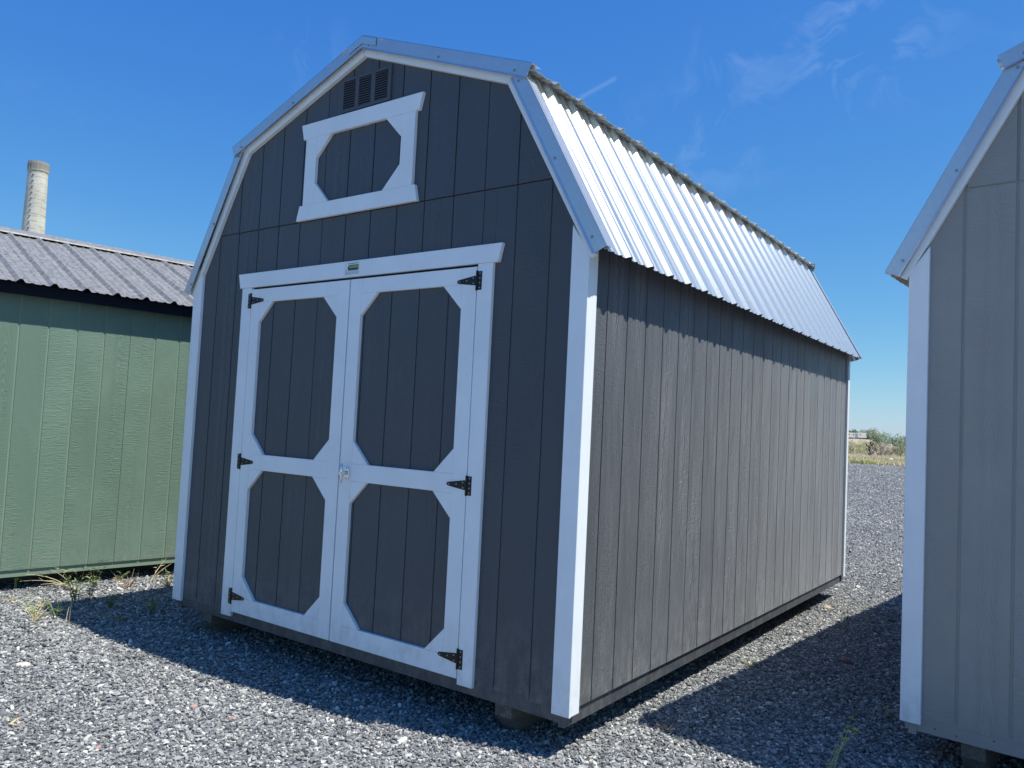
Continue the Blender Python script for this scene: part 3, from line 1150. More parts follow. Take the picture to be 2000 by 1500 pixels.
# ------------------------------------------------------------------ green gable shed on the left
TH = 1.421
gs = empty('gable_shed', (-1.714, -0.422, 0), TH)
tag(gs, 'sage green shed with grey ribbed metal roof at the left edge', 'shed')
GF = lambda a, z, o: (a, -o, z + H0)
S0, S1, GW = -2.642, 2.845, 3.05
wall_top = 2.12
prism('side_wall', rect(S0 + 0.01, S1 - 0.01, -0.04, wall_top), -0.05, -0.005, GF, M['gpaint_lit'], gs, 0.0005)
protos = {}
k = math.ceil(S0 / B8)
kk = [j for j in range(k, int(S1 / B8) + 1)]
edges = [S0] + [j * B8 for j in kk] + [S1]
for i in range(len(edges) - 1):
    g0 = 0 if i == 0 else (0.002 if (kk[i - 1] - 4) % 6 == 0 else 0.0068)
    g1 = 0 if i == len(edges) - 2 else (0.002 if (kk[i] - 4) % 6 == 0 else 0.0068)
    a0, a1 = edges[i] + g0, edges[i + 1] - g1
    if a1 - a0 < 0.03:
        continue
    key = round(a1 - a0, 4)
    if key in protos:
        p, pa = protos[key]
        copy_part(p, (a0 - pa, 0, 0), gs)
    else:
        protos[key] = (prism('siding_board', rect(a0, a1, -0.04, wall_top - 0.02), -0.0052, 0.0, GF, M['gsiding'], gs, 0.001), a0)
prism('rim_joist', rect(S0, S1, -0.094, -0.01), -0.05, -0.012, GF, M['gpaint_lit'], gs)
box('back_wall', S0, S1, GW - 0.05, GW, H0 - 0.09, H0 + wall_top, M['gpaint_lit'], gs)
ridge_z = 2.812
gable = [(0.0, -0.09), (GW, -0.09), (GW, wall_top), (GW / 2, ridge_z - 0.05), (0.0, wall_top)]
for xg in (S0 + 0.001, S1 - 0.031):
    v = [(xg + dx, y, z + H0) for dx in (0, 0.03) for y, z in [(y if 0 < y < GW else (0.002 if y == 0 else GW - 0.052), z) for y, z in gable]]
    f = [[0, 1, 2, 3, 4], [9, 8, 7, 6, 5]] + [[i, (i + 1) % 5, 5 + (i + 1) % 5, 5 + i] for i in range(5)]
    mesh_obj('gable_wall', v, f, M['gpaint_lit'], gs)
    prism('fascia', rect(S0, S1, 2.050, 2.136), 0.072, 0.090, GF, M['navy'], gs) if xg < 0 else None
box('soffit', S0, S1, -0.071, -0.002, H0 + 2.098, H0 + 2.108, M['navy'], gs)
box('fascia', S0, S1, GW + 0.09, GW + 0.11, H0 + 2.05, H0 + 2.128, M['navy'], gs)
# roof
eo = 0.134
for sgn in (1, -1):
    A = (GW / 2, ridge_z + H0)
    Bq = (-eo, 2.137 + H0) if sgn == 1 else (GW + eo, 2.137 + H0)
    d2 = Vector((Bq[0] - A[0], Bq[1] - A[1])).normalized()
    nrm = Vector((-d2.y, d2.x))
    if nrm.y < 0:
        nrm = -nrm
    fr_ = -0.043
    bnd = [S0 - 0.04]
    while bnd[-1] < S1 - 0.9:
        nxt = fr_ - 0.114 + 0.2286 * 4 * math.ceil((bnd[-1] + 0.5 - (fr_ - 0.114)) / 0.9144)
        if nxt > S1 - 0.15:
            break
        bnd.append(nxt)
    bnd.append(S1 + 0.04)
    for i in range(len(bnd) - 1):
        pr = corrugated_profile(bnd[i], bnd[i + 1], fr_, rh=0.026)
        v, f = sheet_vf(A, Bq, nrm, pr)
        v = [(b_, a_, c_) for a_, b_, c_ in v]
        sh = mesh_obj('roof_sheet', v, f, M['oldgalv'], gs)
        if sgn == 1:
            k = 0
            yy = fr_ + 0.044 - 0.2286 * 12
            while yy < S1:
                for fr, ev in ((0.93, 1), (0.55, 2)):
                    if bnd[i] <= yy < bnd[i + 1] and k % ev == 0:
                        put_screw((A[0] + (Bq[0] - A[0]) * fr and yy, A[0] + (Bq[0] - A[0]) * fr + nrm.x * 0.0005, A[1] + (Bq[1] - A[1]) * fr + nrm.y * 0.0005),
                                  (0, nrm.x, nrm.y), sh)
                yy += 0.2286
                k += 1
parts = []
for sgn in (-1, 1):
    za = ridge_z + H0 + 0.033
    yb = GW / 2 + sgn * 0.15
    zb = za - 0.15 * 0.407
    parts.append(slab_vf([(S0 - 0.05, GW / 2, za), (S1 + 0.05, GW / 2, za), (S1 + 0.05, yb, zb), (S0 - 0.05, yb, zb)], (0, 0, -0.0015)))
    yc = yb + sgn * 0.012
    parts.append(slab_vf([(S0 - 0.05, yb, zb), (S1 + 0.05, yb, zb), (S1 + 0.05, yc, zb - 0.014), (S0 - 0.05, yc, zb - 0.014)], (0, 0, -0.0015)))
v, f = join_vf(parts)
mesh_obj('ridge_cap', v, f, M['oldgalv'], gs)
for y0 in (0.35, 1.45, 2.6):
    box('skid', S0 + 0.1, S1 - 0.1, y0, y0 + 0.1, -0.01, H0 - 0.094, M['skid'], gs)


# ------------------------------------------------------------------ chimney stack
def chimney():
    m, nt, b = material('weathered concrete stack')
    P = position(nt, 1, 1, 1, False)
    sp = nt.n('ShaderNodeSeparateXYZ')
    nt.set(sp.inputs[0], P)
    lift = nt.math('MULTIPLY', sp.outputs[2], 1 / 1.22)
    ring = nt.math('FLOOR', lift)
    wn = nt.n('ShaderNodeTexWhiteNoise')
    wn.noise_dimensions = '1D'
    nt.set(wn.inputs['W'], ring)
    n1 = nt.noise(nt.vmath('MULTIPLY', P, (1.5, 1.5, 0.35)), 1.0, 6, 0.7)
    n2 = nt.noise(nt.vmath('MULTIPLY', P, (0.8, 0.8, 4.0)), 1.0, 5, 0.65)
    c = nt.ramp(n1, [(0.3, (0.44, 0.425, 0.36)), (0.7, (0.60, 0.59, 0.52))])
    c = nt.mix(1.0, c, nt.ramp(wn.outputs['Value'], [(0, 0.86), (1, 1.1)]), 'MULTIPLY')
    c = nt.mix(nt.ramp(n2, [(0.52, 0), (0.68, 0.6)]), c, (0.27, 0.24, 0.18))
    soot = nt.ramp(nt.math('MULTIPLY', sp.outputs[2], 0.01), [(0.388, 0), (0.398, 0.75)])
    c = nt.mix(soot, c, (0.16, 0.15, 0.13))
    nt.set(b.inputs['Base Color'], c)
    b.inputs['Roughness'].default_value = 0.95
    root = empty('smokestack', (-134.4, 52.7, 0))
    tag(root, 'tall round pale concrete smokestack behind the green shed roof', 'smokestack')
    N = 36
    zs = [0]
    prof = []
    H = 40.7
    nb = 33
    for i in range(nb):
        z0, z1 = H * i / nb, H * (i + 1) / nb
        r0 = 2.25 - 0.82 * (z0 / H)
        r1 = 2.25 - 0.82 * (z1 / H)
        prof += [(r0 - 0.03, z0), (r0, z0 + 0.05), (r1, z1 - 0.06), (r1 - 0.03, z1 - 0.01)]
    V, F = [], []
    for r_, z in prof:
        for k in range(N):
            a = k * 2 * math.pi / N
            V.append((r_ * math.cos(a), r_ * math.sin(a), z - 0.5 if z == 0 else z))
    for i in range(len(prof) - 1):
        for k in range(N):
            k2 = (k + 1) % N
            F.append([i * N + k, i * N + k2, (i + 1) * N + k2, (i + 1) * N + k])
    mesh_obj('shaft', V, F, m, root, fix=False)
    cp = [(1.35, 39.2), (1.55, 39.35), (1.57, 40.5), (1.50, 40.9), (1.15, 40.95), (1.1, 38.5)]
    V, F = [], []
    for r_, z in cp:
        for k in range(N):
            a = k * 2 * math.pi / N
            jit = 0.03 * math.sin(k * 2.7 + r_ * 9)
            V.append(((r_ + jit) * math.cos(a), (r_ + jit) * math.sin(a), z + (0.05 * math.sin(k * 1.9) if 40.4 < z else 0)))
    for i in range(len(cp) - 1):
        for k in range(N):
            k2 = (k + 1) % N
            F.append([i * N + k, i * N + k2, (i + 1) * N + k2, (i + 1) * N + k])
    mesh_obj('rim', V, F, m, root, fix=False)
    # climbing rungs up the camera side
    ux, uy = 139.26, -55.7
    a0 = math.atan2(uy, ux) - 0.45
    dk = plain_mat('rusty iron', (0.10, 0.07, 0.05), 0.8)
    rv, rf = box_vf(-0.08, 0.04, -0.14, 0.14, -0.03, 0.03)
    me = None
    for i in range(24):
        z = 16 + i * 0.98
        r_ = 2.25 - 0.82 * z / H + 0.08
        if me is None:
            o_ = mesh_obj('rung', rv, rf, dk, root)
            me = o_.data
        else:
            o_ = link(bpy.data.objects.new('rung', me), root)
        o_.location = (r_ * math.cos(a0), r_ * math.sin(a0), z)
        o_.rotation_euler = (0, 0, a0)


chimney()

# ------------------------------------------------------------------ plants


def leaf_mat(name, col, var=0.35):
    m, nt, b = material(name)
    g = nt.n('ShaderNodeNewGeometry')
    r = g.outputs['Random Per Island']
    c = nt.mix(r, tuple(x * (1 - var) for x in col), tuple(min(1, x * (1 + var)) for x in col))
    nt.set(b.inputs['Base Color'], c)
    b.inputs['Roughness'].default_value = 0.65
    b.inputs['Specular IOR Level'].default_value = 0.25
    return m


P_ = {
    'green': leaf_mat('weed green', (0.24, 0.29, 0.11)),
    'dgreen': leaf_mat('dark weed green', (0.12, 0.18, 0.07)),
    'pale': leaf_mat('pale weed green', (0.38, 0.40, 0.17)),
    'straw': leaf_mat('dry straw', (0.56, 0.45, 0.27)),
    'pink': leaf_mat('reddish dry stem', (0.36, 0.20, 0.13)),
    'brown': leaf_mat('brown stem', (0.12, 0.09, 0.06)),
    'yellow': leaf_mat('yellow flower', (0.62, 0.50, 0.06)),
    'sage': leaf_mat('sagebrush leaf', (0.46, 0.44, 0.25)),
    'greyb': leaf_mat('grey bare brush', (0.52, 0.44, 0.36)),
    'olive': leaf_mat('olive tree leaf', (0.36, 0.42, 0.30)),
    'pine': leaf_mat('evergreen needle', (0.05, 0.075, 0.03)),
    'shrub': leaf_mat('green shrub leaf', (0.32, 0.33, 0.19)),
    'bark': plain_mat('bark', (0.12, 0.10, 0.08), 0.9),
}


def blade_vf(p, d, length, width, bend, rnd, segs=3):
    """a thin curved blade as a ribbon with slight fold"""
    d = Vector(d).normalized()
    side = d.cross(Vector((rnd.uniform(-1, 1), rnd.uniform(-1, 1), 0.3))).normalized()
    V, F = [], []
    q = Vector(p)
    for i in range(segs + 1):
        t = i / segs
        w_ = width * (1 - t) * (0.5 + t) + width * 0.08
        V += [q - side * w_, q + side * w_]
        d = (d + Vector(bend) * (1.0 / segs)).normalized()
        q = q + d * (length / segs)
    for i in range(segs):
        F.append([2 * i, 2 * i + 1, 2 * i + 3, 2 * i + 2])
    return V, F


def weed(name, x, y, h, label, stem='straw', leaf='green', n=7, spread=0.5, leaves=40, leaf_len=0.02, lean=(0, 0), flower=False, seed=1, width=0.0016, droop=0.15):
    h *= 1.12
    width *= 1.35
    leaf_len *= 1.2
    leaves = int(leaves * 0.75)
    rnd = random.Random(seed)
    z0 = float(terrain(np.array(x), np.array(y))) + 0.002
    sv, lv, fv = [], [], []
    for i in range(n):
        a = rnd.uniform(0, 2 * math.pi)
        s = spread * rnd.uniform(0.3, 1)
        d = Vector((math.cos(a) * s + lean[0], math.sin(a) * s + lean[1], 1)).normalized()
        ln = h * rnd.uniform(0.55, 1.0)
        pts = []
        q = Vector((rnd.gauss(0, 0.008), rnd.gauss(0, 0.008), 0))
        segs = 5
        for k in range(segs + 1):
            pts.append(q.copy())
            d = (d + Vector((math.cos(a) * 0.10 + lean[0] * 0.3, math.sin(a) * 0.10 + lean[1] * 0.3, -droop)) * (1.0 / segs * 2)).normalized()
            q = q + d * ln / segs
        sv.append(tube_vf(pts, [width * (1 - 0.7 * k / segs) for k in range(segs + 1)], 4))
        for k in range(max(1, leaves // n)):
            t = rnd.uniform(0.12, 1) * segs
            i0 = min(int(t), segs - 1)
            p = pts[i0].lerp(pts[i0 + 1], t - i0)
            la = rnd.uniform(0, 6.28)
            dd = Vector((math.cos(la), math.sin(la), rnd.uniform(0.1, 1.0)))
            lv.append(blade_vf(p, dd, leaf_len * rnd.uniform(0.6, 1.5), leaf_len * 0.11, (0, 0, -0.4), rnd, 2))
        if flower:
            for k in range(5):
                p = pts[-1] + Vector((rnd.gauss(0, 0.006), rnd.gauss(0, 0.006), rnd.gauss(0, 0.006)))
                for g in range(3):
                    la = rnd.uniform(0, 6.28)
                    fv.append(blade_vf(p, (math.cos(la), math.sin(la), 0.5), 0.010, 0.004, (0, 0, -0.2), rnd, 1))
    v, f = join_vf(sv)
    o = mesh_obj(name, v, f, P_[stem], None, fix=False)
    o.location = (x, y, z0)
    if lv:
        v, f = join_vf(lv)
        mesh_obj('foliage', v, f, P_[leaf], o, fix=False)
    if fv:
        v, f = join_vf(fv)
        mesh_obj('flower', v, f, P_['yellow'], o, fix=False)
    tag(o, label, 'weed', 'weeds growing in the gravel by the sheds')
    return o


weed('flowering_weed', -1.78, -0.27, 0.30, 'tall thin weed with tiny yellow flowers against the green wall, far left', 'green', 'green', 4, 0.16, 70, 0.024, flower=True, seed=3, droop=0.02)
weed('grass_clump', -1.38, -0.47, 0.06, 'flat straw rosette at the far left edge of the gravel', 'straw', 'straw', 12, 1.6, 24, 0.03, seed=4)
weed('drooping_grass', -1.50, 0.02, 0.36, 'arching pale grass stalk with a drooping seed head beside the green shed', 'straw', 'pale', 5, 0.5, 34, 0.035, lean=(-0.55, -0.75), seed=9, droop=0.32, width=0.0022)
weed('leafy_weed', -1.12, -0.13, 0.27, 'dark-stemmed upright green weed standing on the shadow edge', 'brown', 'green', 8, 0.3, 120, 0.045, seed=5, width=0.0022)
weed('feathery_weed', -1.11, -0.035, 0.33, 'tall feathery green weed with curled tip behind the dark-stemmed one', 'brown', 'dgreen', 5, 0.2, 110, 0.034, seed=16, droop=0.05)
weed('low_weed', -1.55, 0.22, 0.12, 'low pale leafy weed under the rim of the green shed', 'pale', 'pale', 8, 0.9, 46, 0.03, seed=7)
weed('low_weed', -1.62, 0.45, 0.12, 'small leafy green weed in front of the dark gap under the green shed', 'green', 'green', 7, 0.8, 40, 0.028, seed=8)
weed('dry_weed', -1.30, 0.37, 0.17, 'reddish dry splayed stalks with a curled brown leaf', 'pink', 'straw', 11, 1.0, 16, 0.05, seed=19, width=0.0026)
weed('dry_stalk', -1.42, 0.62, 0.20, 'leaning dry straw stalks close to the charcoal shed corner', 'straw', 'straw', 4, 0.5, 8, 0.03, lean=(0.35, 0.3), seed=11, width=0.0026)
weed('grass_tuft', -1.16, 0.62, 0.18, 'green and brown grass tuft against the white corner board', 'brown', 'green', 12, 0.6, 46, 0.05, seed=12, width=0.0018)
weed('dry_weed', -0.66, -0.60, 0.15, 'pale straw-coloured clump in full sun left of the shadow tip', 'straw', 'pale', 16, 0.9, 46, 0.035, seed=13, width=0.002)
weed('dry_weed', -0.86, -0.52, 0.16, 'wispy pale bush of fine stems behind the straw clump', 'pale', 'pale', 14, 0.8, 60, 0.025, seed=33, width=0.0012)
weed('leafy_weed', -0.77, -0.42, 0.15, 'broad-leaved green weed right at the tip of the shadow', 'green', 'green', 8, 0.7, 30, 0.055, seed=14, width=0.002)
weed('dry_stalk', -0.59, -0.44, 0.13, 'single upright dry stalk on the edge of the shadow', 'straw', 'straw', 2, 0.08, 3, 0.02, seed=15, width=0.0025)
weed('grass_tuft', -0.83, -0.02, 0.13, 'small bright green tuft inside the shed shadow', 'dgreen', 'dgreen', 16, 0.5, 50, 0.04, seed=26, width=0.0014)
weed('leafy_weed', -0.49, 0.09, 0.16, 'dusty green weed in shadow near the white corner board', 'dgreen', 'green', 9, 0.7, 80, 0.035, seed=17)
weed('dry_weed', -0.42, -0.14, 0.10, 'sprawling olive-brown stems lying in the shadow', 'brown', 'pale', 12, 1.5, 36, 0.03, seed=18)
weed('dry_weed', -0.50, -0.24, 0.10, 'short dry twig leaning over the shaded gravel', 'straw', 'straw', 4, 1.0, 8, 0.02, seed=28)
weed('flowering_weed', 3.98, 0.70, 0.24, 'slender pale weed with a yellow bud in the shadow of the light grey shed', 'pale', 'pale', 5, 0.25, 40, 0.022, lean=(0.18, 0.1), flower=True, seed=21)
weed('low_weed', 3.16, 2.04, 0.07, 'tiny yellowish tuft between the two barn sheds', 'pale', 'pale', 10, 0.9, 30, 0.02, seed=22)
weed('dry_weed', 3.24, 0.62, 0.06, 'flat rust-coloured sprig by the tip of the right-hand shadow', 'pink', 'straw', 10, 1.4, 20, 0.025, seed=23)
weed('dry_weed', 4.03, 1.72, 0.05, 'curled pale dead weed beside the foot of the light grey shed', 'straw', 'straw', 9, 1.2, 12, 0.03, seed=24)
weed('low_weed', 2.60, -0.62, 0.03, 'little flat straw scraps in the sun at the bottom of the path', 'straw', 'straw', 6, 2.0, 8, 0.03, seed=25)
weed('dry_stalk', 1.00, -1.35, 0.05, 'bent yellow grass stalk lying on the open gravel, lower left', 'straw', 'straw', 3, 2.2, 4, 0.04, seed=27, width=0.002)

# a yellow leaf and a few stones one can tell apart


def stone(x, y, s, col, label, seed):
    rnd = random.Random(seed)
    bm = bmesh.new()
    bmesh.ops.create_icosphere(bm, subdivisions=2, radius=1.0)
    for v in bm.verts:
        k = 1 + 0.22 * math.sin(v.co.x * 3 + seed) + rnd.uniform(-0.12, 0.12)
        v.co = Vector((v.co.x * s * 1.3 * k, v.co.y * s * k, v.co.z * s * 0.6 * k))
    me = bpy.data.meshes.new('stone')
    bm.to_mesh(me)
    bm.free()
    me.materials.append(plain_mat('stone tone %d' % seed, col, 0.85))
    o = bpy.data.objects.new('stone', me)
    o.location = (x, y, float(terrain(np.array(x), np.array(y))) + s * 0.4)
    o.rotation_euler = (0, 0, rnd.uniform(0, 6))
    link(o)
    tag(o, label, 'stone', 'odd-coloured stones in the gravel')


stone(3.09, 4.18, 0.032, (0.50, 0.37, 0.27), 'orange-tan stone lying in the sunlit gap beyond the charcoal shed', 1)
stone(1.36, -0.72, 0.016, (0.46, 0.28, 0.24), 'pinkish red stone just below the shadow edge', 2)
stone(1.62, -0.68, 0.012, (0.40, 0.25, 0.22), 'darker red stone right of the pinkish one', 3)
stone(0.15, -1.00, 0.028, (0.60, 0.56, 0.48), 'cream white stone in the sunlit gravel at lower left', 4)
stone(1.5, -1.25, 0.012, (0.38, 0.24, 0.21), 'small brick-red stone near the bottom edge', 5)
stone(3.62, 2.6, 0.03, (0.20, 0.10, 0.08), 'dull reddish stone in the shadow of the light grey shed', 6)


# ------------------------------------------------------------------ background seen through the gap
def gz(x, y):
    return float(terrain(np.array(x), np.array(y)))


def bg_pt(u, D):
    """world point D metres out along the bearing u (0 = left side of the gap, 1 = right side)"""
    dx = -0.2216 + 0.0538 * u
    dy = math.sqrt(1 - dx * dx)
    return 4.86 + dx * D, -3.01 + dy * D


def bush(name, u, D, w, h, leaf, label, seed, cat='shrub', nleaf=1400, trunk=False, size=0.09, upright=0.0, blobs=9):
    rnd = random.Random(seed)
    x, y = bg_pt(u, D)
    root = empty(name, (x, y, gz(x, y)))
    cl = []
    for i in range(blobs):
        a = rnd.uniform(0, 6.28)
        r_ = w / 2 * math.sqrt(rnd.random()) * 0.8
        cl.append((Vector((math.cos(a) * r_, math.sin(a) * r_, h * rnd.uniform(0.3, 0.85))), rnd.uniform(0.16, 0.32) * min(w, h)))
    V, F = [], []
    for i in range(nleaf):
        c, r_ = rnd.choice(cl)
        d = Vector((rnd.gauss(0, 1), rnd.gauss(0, 1), rnd.gauss(0, 0.8))).normalized()
        p = c + d * r_ * rnd.uniform(0.5, 1.1)
        p.z = max(p.z, 0.02)
        s = size * rnd.uniform(0.5, 1.3)
        a_ = Vector((rnd.gauss(0, 1), rnd.gauss(0, 1), rnd.gauss(0, 1))).normalized()
        b_ = a_.cross(Vector((rnd.gauss(0, 1), rnd.gauss(0, 1), upright + rnd.gauss(0, 1)))).normalized()
        n0 = len(V)
        V += [p - a_ * s * 0.3, p + b_ * s, p + a_ * s * 0.3]
        F.append([n0, n0 + 1, n0 + 2])
    mesh_obj('crown', V, F, P_[leaf], root, fix=False)
    st_ = []
    for i in range(6 if not trunk else 4):
        c, r_ = cl[i % len(cl)]
        st_.append(tube_vf([(0, 0, -0.05), c * 0.5 + Vector((0, 0, 0)), c], [0.05 * h / 2, 0.035 * h / 2, 0.012 * h / 2], 5))
    v, f = join_vf(st_)
    mesh_obj('trunk' if trunk else 'stems', v, f, P_['bark'], root, fix=False)
    tag(root, label, cat)


bush('sagebrush', 0.08, 92, 2.3, 1.75, 'sage', 'yellow-green sagebrush beside the charcoal shed corner in the gap', 41, nleaf=2200)
bush('sagebrush', 0.24, 96, 2.2, 1.5, 'sage', 'olive sagebrush just left of the little dark evergreen', 42, nleaf=2000)
bush('brush', -0.18, 88, 2.4, 1.5, 'greyb', 'grey-brown bare brush half hidden by the charcoal shed', 43, nleaf=1600)
bush('brush', 0.62, 88, 2.3, 1.35, 'greyb', 'grey bare brush right of the little dark evergreen', 44, nleaf=2200)
bush('brush', 0.78, 94, 2.2, 1.5, 'greyb', 'taller brownish brush in front of the pale trees', 45, nleaf=2000)
bush('green_shrub', 1.00, 90, 2.2, 1.7, 'shrub', 'dark green shrub next to the light grey shed in the gap', 46, nleaf=2200)
bush('green_shrub', 1.35, 96, 3.0, 1.8, 'shrub', 'green shrub hidden mostly behind the light grey shed', 50, nleaf=1400)
bush('olive_tree', 0.66, 150, 5.0, 3.5, 'olive', 'pale silvery olive tree, tallest in the gap between the sheds', 47, 'tree', 3600, True, 0.22, blobs=14)
bush('olive_tree', 0.92, 142, 4.6, 2.6, 'olive', 'lower pale grey-green tree right of the tallest one', 48, 'tree', 3000, True, 0.22, blobs=12)
bush('olive_tree', 1.15, 138, 4.0, 3.2, 'olive', 'thin pale tree touching the light grey shed corner', 49, 'tree', 2400, True, 0.22, blobs=10)
bush('sagebrush', 0.45, 118, 3.4, 1.7, 'sage', 'far olive brush behind the little dark evergreen', 51, nleaf=1800)
bush('sagebrush', 0.83, 110, 3.4, 1.2, 'sage', 'low far brush under the pale trees', 52, nleaf=1600)
bush('sagebrush', 0.10, 125, 5.0, 1.9, 'greyb', 'band of grey brush in front of the white trailer', 53, nleaf=2200)


def evergreen(u, D, h):
    x, y = bg_pt(u, D)
    root = empty('evergreen', (x, y, gz(x, y)))
    rnd = random.Random(61)
    V, F = [], []
    for i in range(26):
        a = rnd.uniform(0, 6.28)
        t = (i + 1) / 27
        zb = h * (0.12 + 0.72 * t)
        ln = h * 0.42 * (1 - t) ** 0.7 + 0.08
        for j in range(46):
            s = rnd.random()
            p = Vector((math.cos(a) * ln * s, math.sin(a) * ln * s, zb + ln * 0.75 * s * s))
            d = Vector((math.cos(a) + rnd.gauss(0, 0.6), math.sin(a) + rnd.gauss(0, 0.6), 0.8 + rnd.gauss(0, 0.4))).normalized()
            sd = d.cross(Vector((0, 0, 1))).normalized()
            n0 = len(V)
            V += [p - sd * 0.018, p + d * 0.16, p + sd * 0.018]
            F.append([n0, n0 + 1, n0 + 2])
    mesh_obj('crown', V, F, P_['pine'], root, fix=False)
    v, f = tube_vf([(0, 0, -0.05), (0, 0, h * 0.5), (0, 0, h * 0.9)], [0.05, 0.035, 0.01], 6)
    mesh_obj('trunk', v, f, P_['bark'], root, fix=False)
    tag(root, 'small dark evergreen with upswept branches in the gap between the sheds', 'tree')


evergreen(0.44, 84, 1.75)


def field_grass():
    V, F = [], []
    P_['fstraw'] = leaf_mat('field straw', (0.78, 0.64, 0.44))
    P_['fpale'] = leaf_mat('field yellow grass', (0.66, 0.62, 0.30))
    P_['fgreen'] = leaf_mat('field green weed', (0.42, 0.47, 0.16))
    mats = ['fstraw', 'fpale', 'fgreen']
    midx = []
    rnd = random.Random(77)
    for i in range(14000):
        D = 61 + 42 * rnd.random() ** 1.6
        u = rnd.uniform(-0.6, 1.7)
        x, y = bg_pt(u, D)
        nz = math.sin(x * 1.3 + 2) * math.sin(D * 0.6) + rnd.gauss(0, 0.5)
        mi = 2 if (D < 72 and nz > 0.65) else (1 if nz > 0.1 and D < 76 else 0)
        h = rnd.uniform(0.15, 0.42) * (0.8 if D < 66 else 1.1)
        z = gz(x, y)
        for b in range(3):
            a = rnd.uniform(0, 6.28)
            w_ = rnd.uniform(0.015, 0.04)
            n0 = len(V)
            lx, ly = rnd.gauss(0, 0.10), rnd.gauss(0, 0.10)
            ox, oy = rnd.gauss(0, 0.08), rnd.gauss(0, 0.08)
            V += [(x + ox - math.cos(a) * w_, y + oy - math.sin(a) * w_, z - 0.02), (x + ox + math.cos(a) * w_, y + oy + math.sin(a) * w_, z - 0.02),
                  (x + ox + lx, y + oy + ly, z + h)]
            F.append([n0, n0 + 1, n0 + 2])
            midx.append(mi)
    o = mesh_obj('grass', V, F, [P_[k] for k in mats], None, fix=False)
    o.data.polygons.foreach_set('material_index', midx)
    tag(o, 'strip of dry straw grass and yellow-green weeds along the far edge of the gravel', kind='stuff')


field_grass()
x, y = bg_pt(0.83, 68)
bm = bmesh.new()
bmesh.ops.create_icosphere(bm, subdivisions=2, radius=0.17)
for v in bm.verts:
    v.co.z *= 0.7
    v.co *= 1 + 0.2 * math.sin(v.co.x * 9) * math.cos(v.co.y * 11)
me = bpy.data.meshes.new('boulder')
bm.to_mesh(me)
bm.free()
me.materials.append(plain_mat('pale boulder', (0.6, 0.58, 0.52), 0.9))
o = bpy.data.objects.new('boulder', me)
o.location = (x, y, gz(x, y) + 0.30)
link(o)
tag(o, 'whitish boulder in the dry grass at the far edge of the lot', 'boulder')

# trailers and a pole building far out
WP = plain_mat('white trailer shell', (0.68, 0.66, 0.62), 0.5)
DK = plain_mat('dark window glass', (0.03, 0.03, 0.035), 0.2)
BR = plain_mat('brown boards', (0.14, 0.10, 0.07), 0.8)


def trailer(u, D, ln, label, slant):
    x, y = bg_pt(u, D)
    root = empty('camper_trailer', (x, y, gz(x, y)), R(42))
    z0 = 0.6
    prof = [(-ln / 2, z0), (ln / 2 - slant, z0), (ln / 2, z0 + 0.9), (ln / 2 - 0.3, z0 + 2.4), (-ln / 2 + 0.25, z0 + 2.4), (-ln / 2, z0 + 2.1)]
    mp = lambda a, z, o_: (a, -o_, z)
    prism('body', prof, -1.2, 1.2, mp, WP, root, 0.05)
    prism('stripe', rect(-ln / 2 + 0.05, ln / 2 - slant, z0 + 0.02, z0 + 0.2), 1.2, 1.23, mp, BR, root, 0.01)
    for i in range(2):
        a = -ln / 2 + 0.9 + i * ln * 0.45
        prism('window', rect(a, a + 0.55, z0 + 1.35, z0 + 1.75), 1.2, 1.24, mp, DK, root, 0.01)
    for a in (-0.5, 0.5):
        N = 14
        v = [(a + 0.36 * math.cos(i * 6.2832 / N), yy, 0.36 + 0.36 * math.sin(i * 6.2832 / N)) for yy in (-1.24, -1.0) for i in range(N)]
        f = [list(range(N)), list(range(N, 2 * N))] + [[i, (i + 1) % N, N + (i + 1) % N, N + i] for i in range(N)]
        mesh_obj('wheel', v, f, DK, root)
    tag(root, label, 'trailer')


trailer(0.05, 400, 5.0, 'boxy white camper trailer far beyond the gravel at the left of the gap', 0.6)
trailer(0.30, 395, 6.5, 'longer white trailer with a slanted nose right of the boxy camper', 1.4)
x, y = bg_pt(0.41, 385)
pb = empty('pole_shed', (x, y, gz(x, y)), R(10))
mp = lambda a, z, o_: (a, -o_, z)
prism('wall', rect(-0.9, 0.9, 0, 3.4), -1.5, 1.5, mp, BR, pb, 0.02)
v, f = slab_vf([(-1.3, -1.8, 3.45), (1.3, -1.8, 3.45), (1.1, 1.8, 3.95), (-1.4, 1.8, 3.95)], (0, 0, 0.12))
mesh_obj('roof', v, f, plain_mat('rust brown roof', (0.12, 0.09, 0.07), 0.8), pb)
tag(pb, 'small dark brown hut at the end of the white trailers', 'hut')
for i, (u, D, w_, h_) in enumerate(((0.02, 470, 14, 5.2), (0.2, 500, 16, 4.8), (0.36, 480, 9, 6.0), (0.5, 520, 20, 4.6))):
    bush('far_tree', u, D, w_, h_, 'dgreen' if i != 2 else 'shrub',
         ['dark tree line stub behind the boxy camper', 'flat dark trees above the longer trailer', 'small rounded tree poking above the trailers', 'low dark trees left of the pale olive tree'][i],
         80 + i, 'tree', 900, True, 0.7, blobs=12)

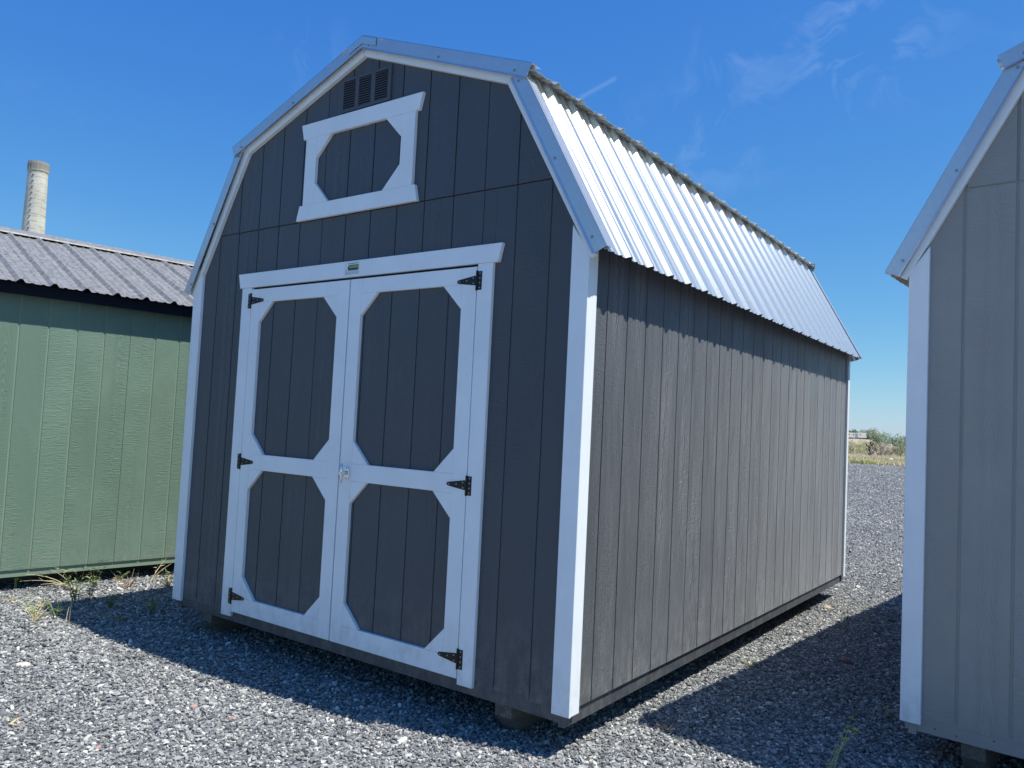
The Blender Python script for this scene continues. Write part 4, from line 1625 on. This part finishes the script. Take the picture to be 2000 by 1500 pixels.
# ------------------------------------------------------------------ thin cirrus in the sky
nt = NT(wt)
tc = nt.n('ShaderNodeTexCoord')
D_ = nt.vmath('NORMALIZE', tc.outputs['Generated'])
warp = nt.noise(D_, 3.0, 4, 0.55, 0.0, True)
wv = nt.vmath('ADD', D_, nt.vmath('MULTIPLY', nt.vmath('SUBTRACT', warp, (0.5, 0.5, 0.5)), (0.35, 0.35, 0.35)))
n1 = nt.noise(nt.vmath('MULTIPLY', wv, (11.0, 8.0, 15.0)), 1.0, 7, 0.6, 0.8)
wisp = nt.ramp(n1, [(0.52, 0), (0.78, 1)])
cover = nt.ramp(nt.noise(D_, 1.6, 2), [(0.55, 0.0), (0.8, 0.2)])
for d, w_, k in (((-0.714, 0.5684, 0.4089), 0.030, 0.6), ((-0.30, 0.853, 0.425), 0.045, 0.8), ((-0.2172, 0.8739, 0.4349), 0.06, 1.0),
                 ((-0.1772, 0.8797, 0.4413), 0.05, 1.0), ((-0.3564, 0.8639, 0.356), 0.05, 0.8), ((-0.40, 0.857, 0.325), 0.06, 0.45),
                 ((-0.8903, 0.3503, 0.2908), 0.03, 0.4)):
    dist = nt.vmath('DISTANCE', D_, d)
    g_ = nt.ramp(nt.math('DIVIDE', dist, w_ * 2), [(0.2, k), (1.0, 0)])
    cover = nt.math('MAXIMUM', cover, g_)
cl = nt.math('MULTIPLY', wisp, cover)
# short contrail: distance from the segment c0-c1
c0, c1 = Vector((-0.4867, 0.7785, 0.3963)), Vector((-0.4494, 0.7909, 0.4153))
e_ = (c1 - c0).normalized()
rel = nt.vmath('SUBTRACT', D_, tuple(c0))
al = nt.vmath('DOT_PRODUCT', rel, tuple(e_))
al = nt.math('MINIMUM', nt.math('MAXIMUM', al, 0.0), (c1 - c0).length)
cx = nt.n('ShaderNodeVectorMath', operation='SCALE')
cx.inputs[0].default_value = tuple(e_)
nt.set(cx.inputs['Scale'], al)
perp = nt.vmath('LENGTH', nt.vmath('SUBTRACT', rel, cx.outputs[0]))
trail = nt.ramp(perp, [(0.0001, 0.7), (0.0006, 0)])
cl = nt.math('MAXIMUM', nt.math('MULTIPLY', cl, 0.14), nt.math('MULTIPLY', trail, 0.10))
sc_ = nt.n('ShaderNodeSeparateColor')
nt.set(sc_.inputs[0], sky.outputs[0])
cc_ = nt.n('ShaderNodeCombineColor')
for i_, (k_, p_) in enumerate(((0.490, 1.32), (0.585, 0.90), (0.66, 0.33))):
    nt.set(cc_.inputs[i_], nt.math('MULTIPLY', nt.math('POWER', nt.math('MULTIPLY', sc_.outputs[i_], 0.13), p_), k_ * 10))
skyc = nt.mix(cl, cc_.outputs[0], (8.0, 9.0, 10.5))
wt.links.new(skyc, bg.inputs['Color'])
print('gravel', NGRAV, 'objects', len(scene.objects))
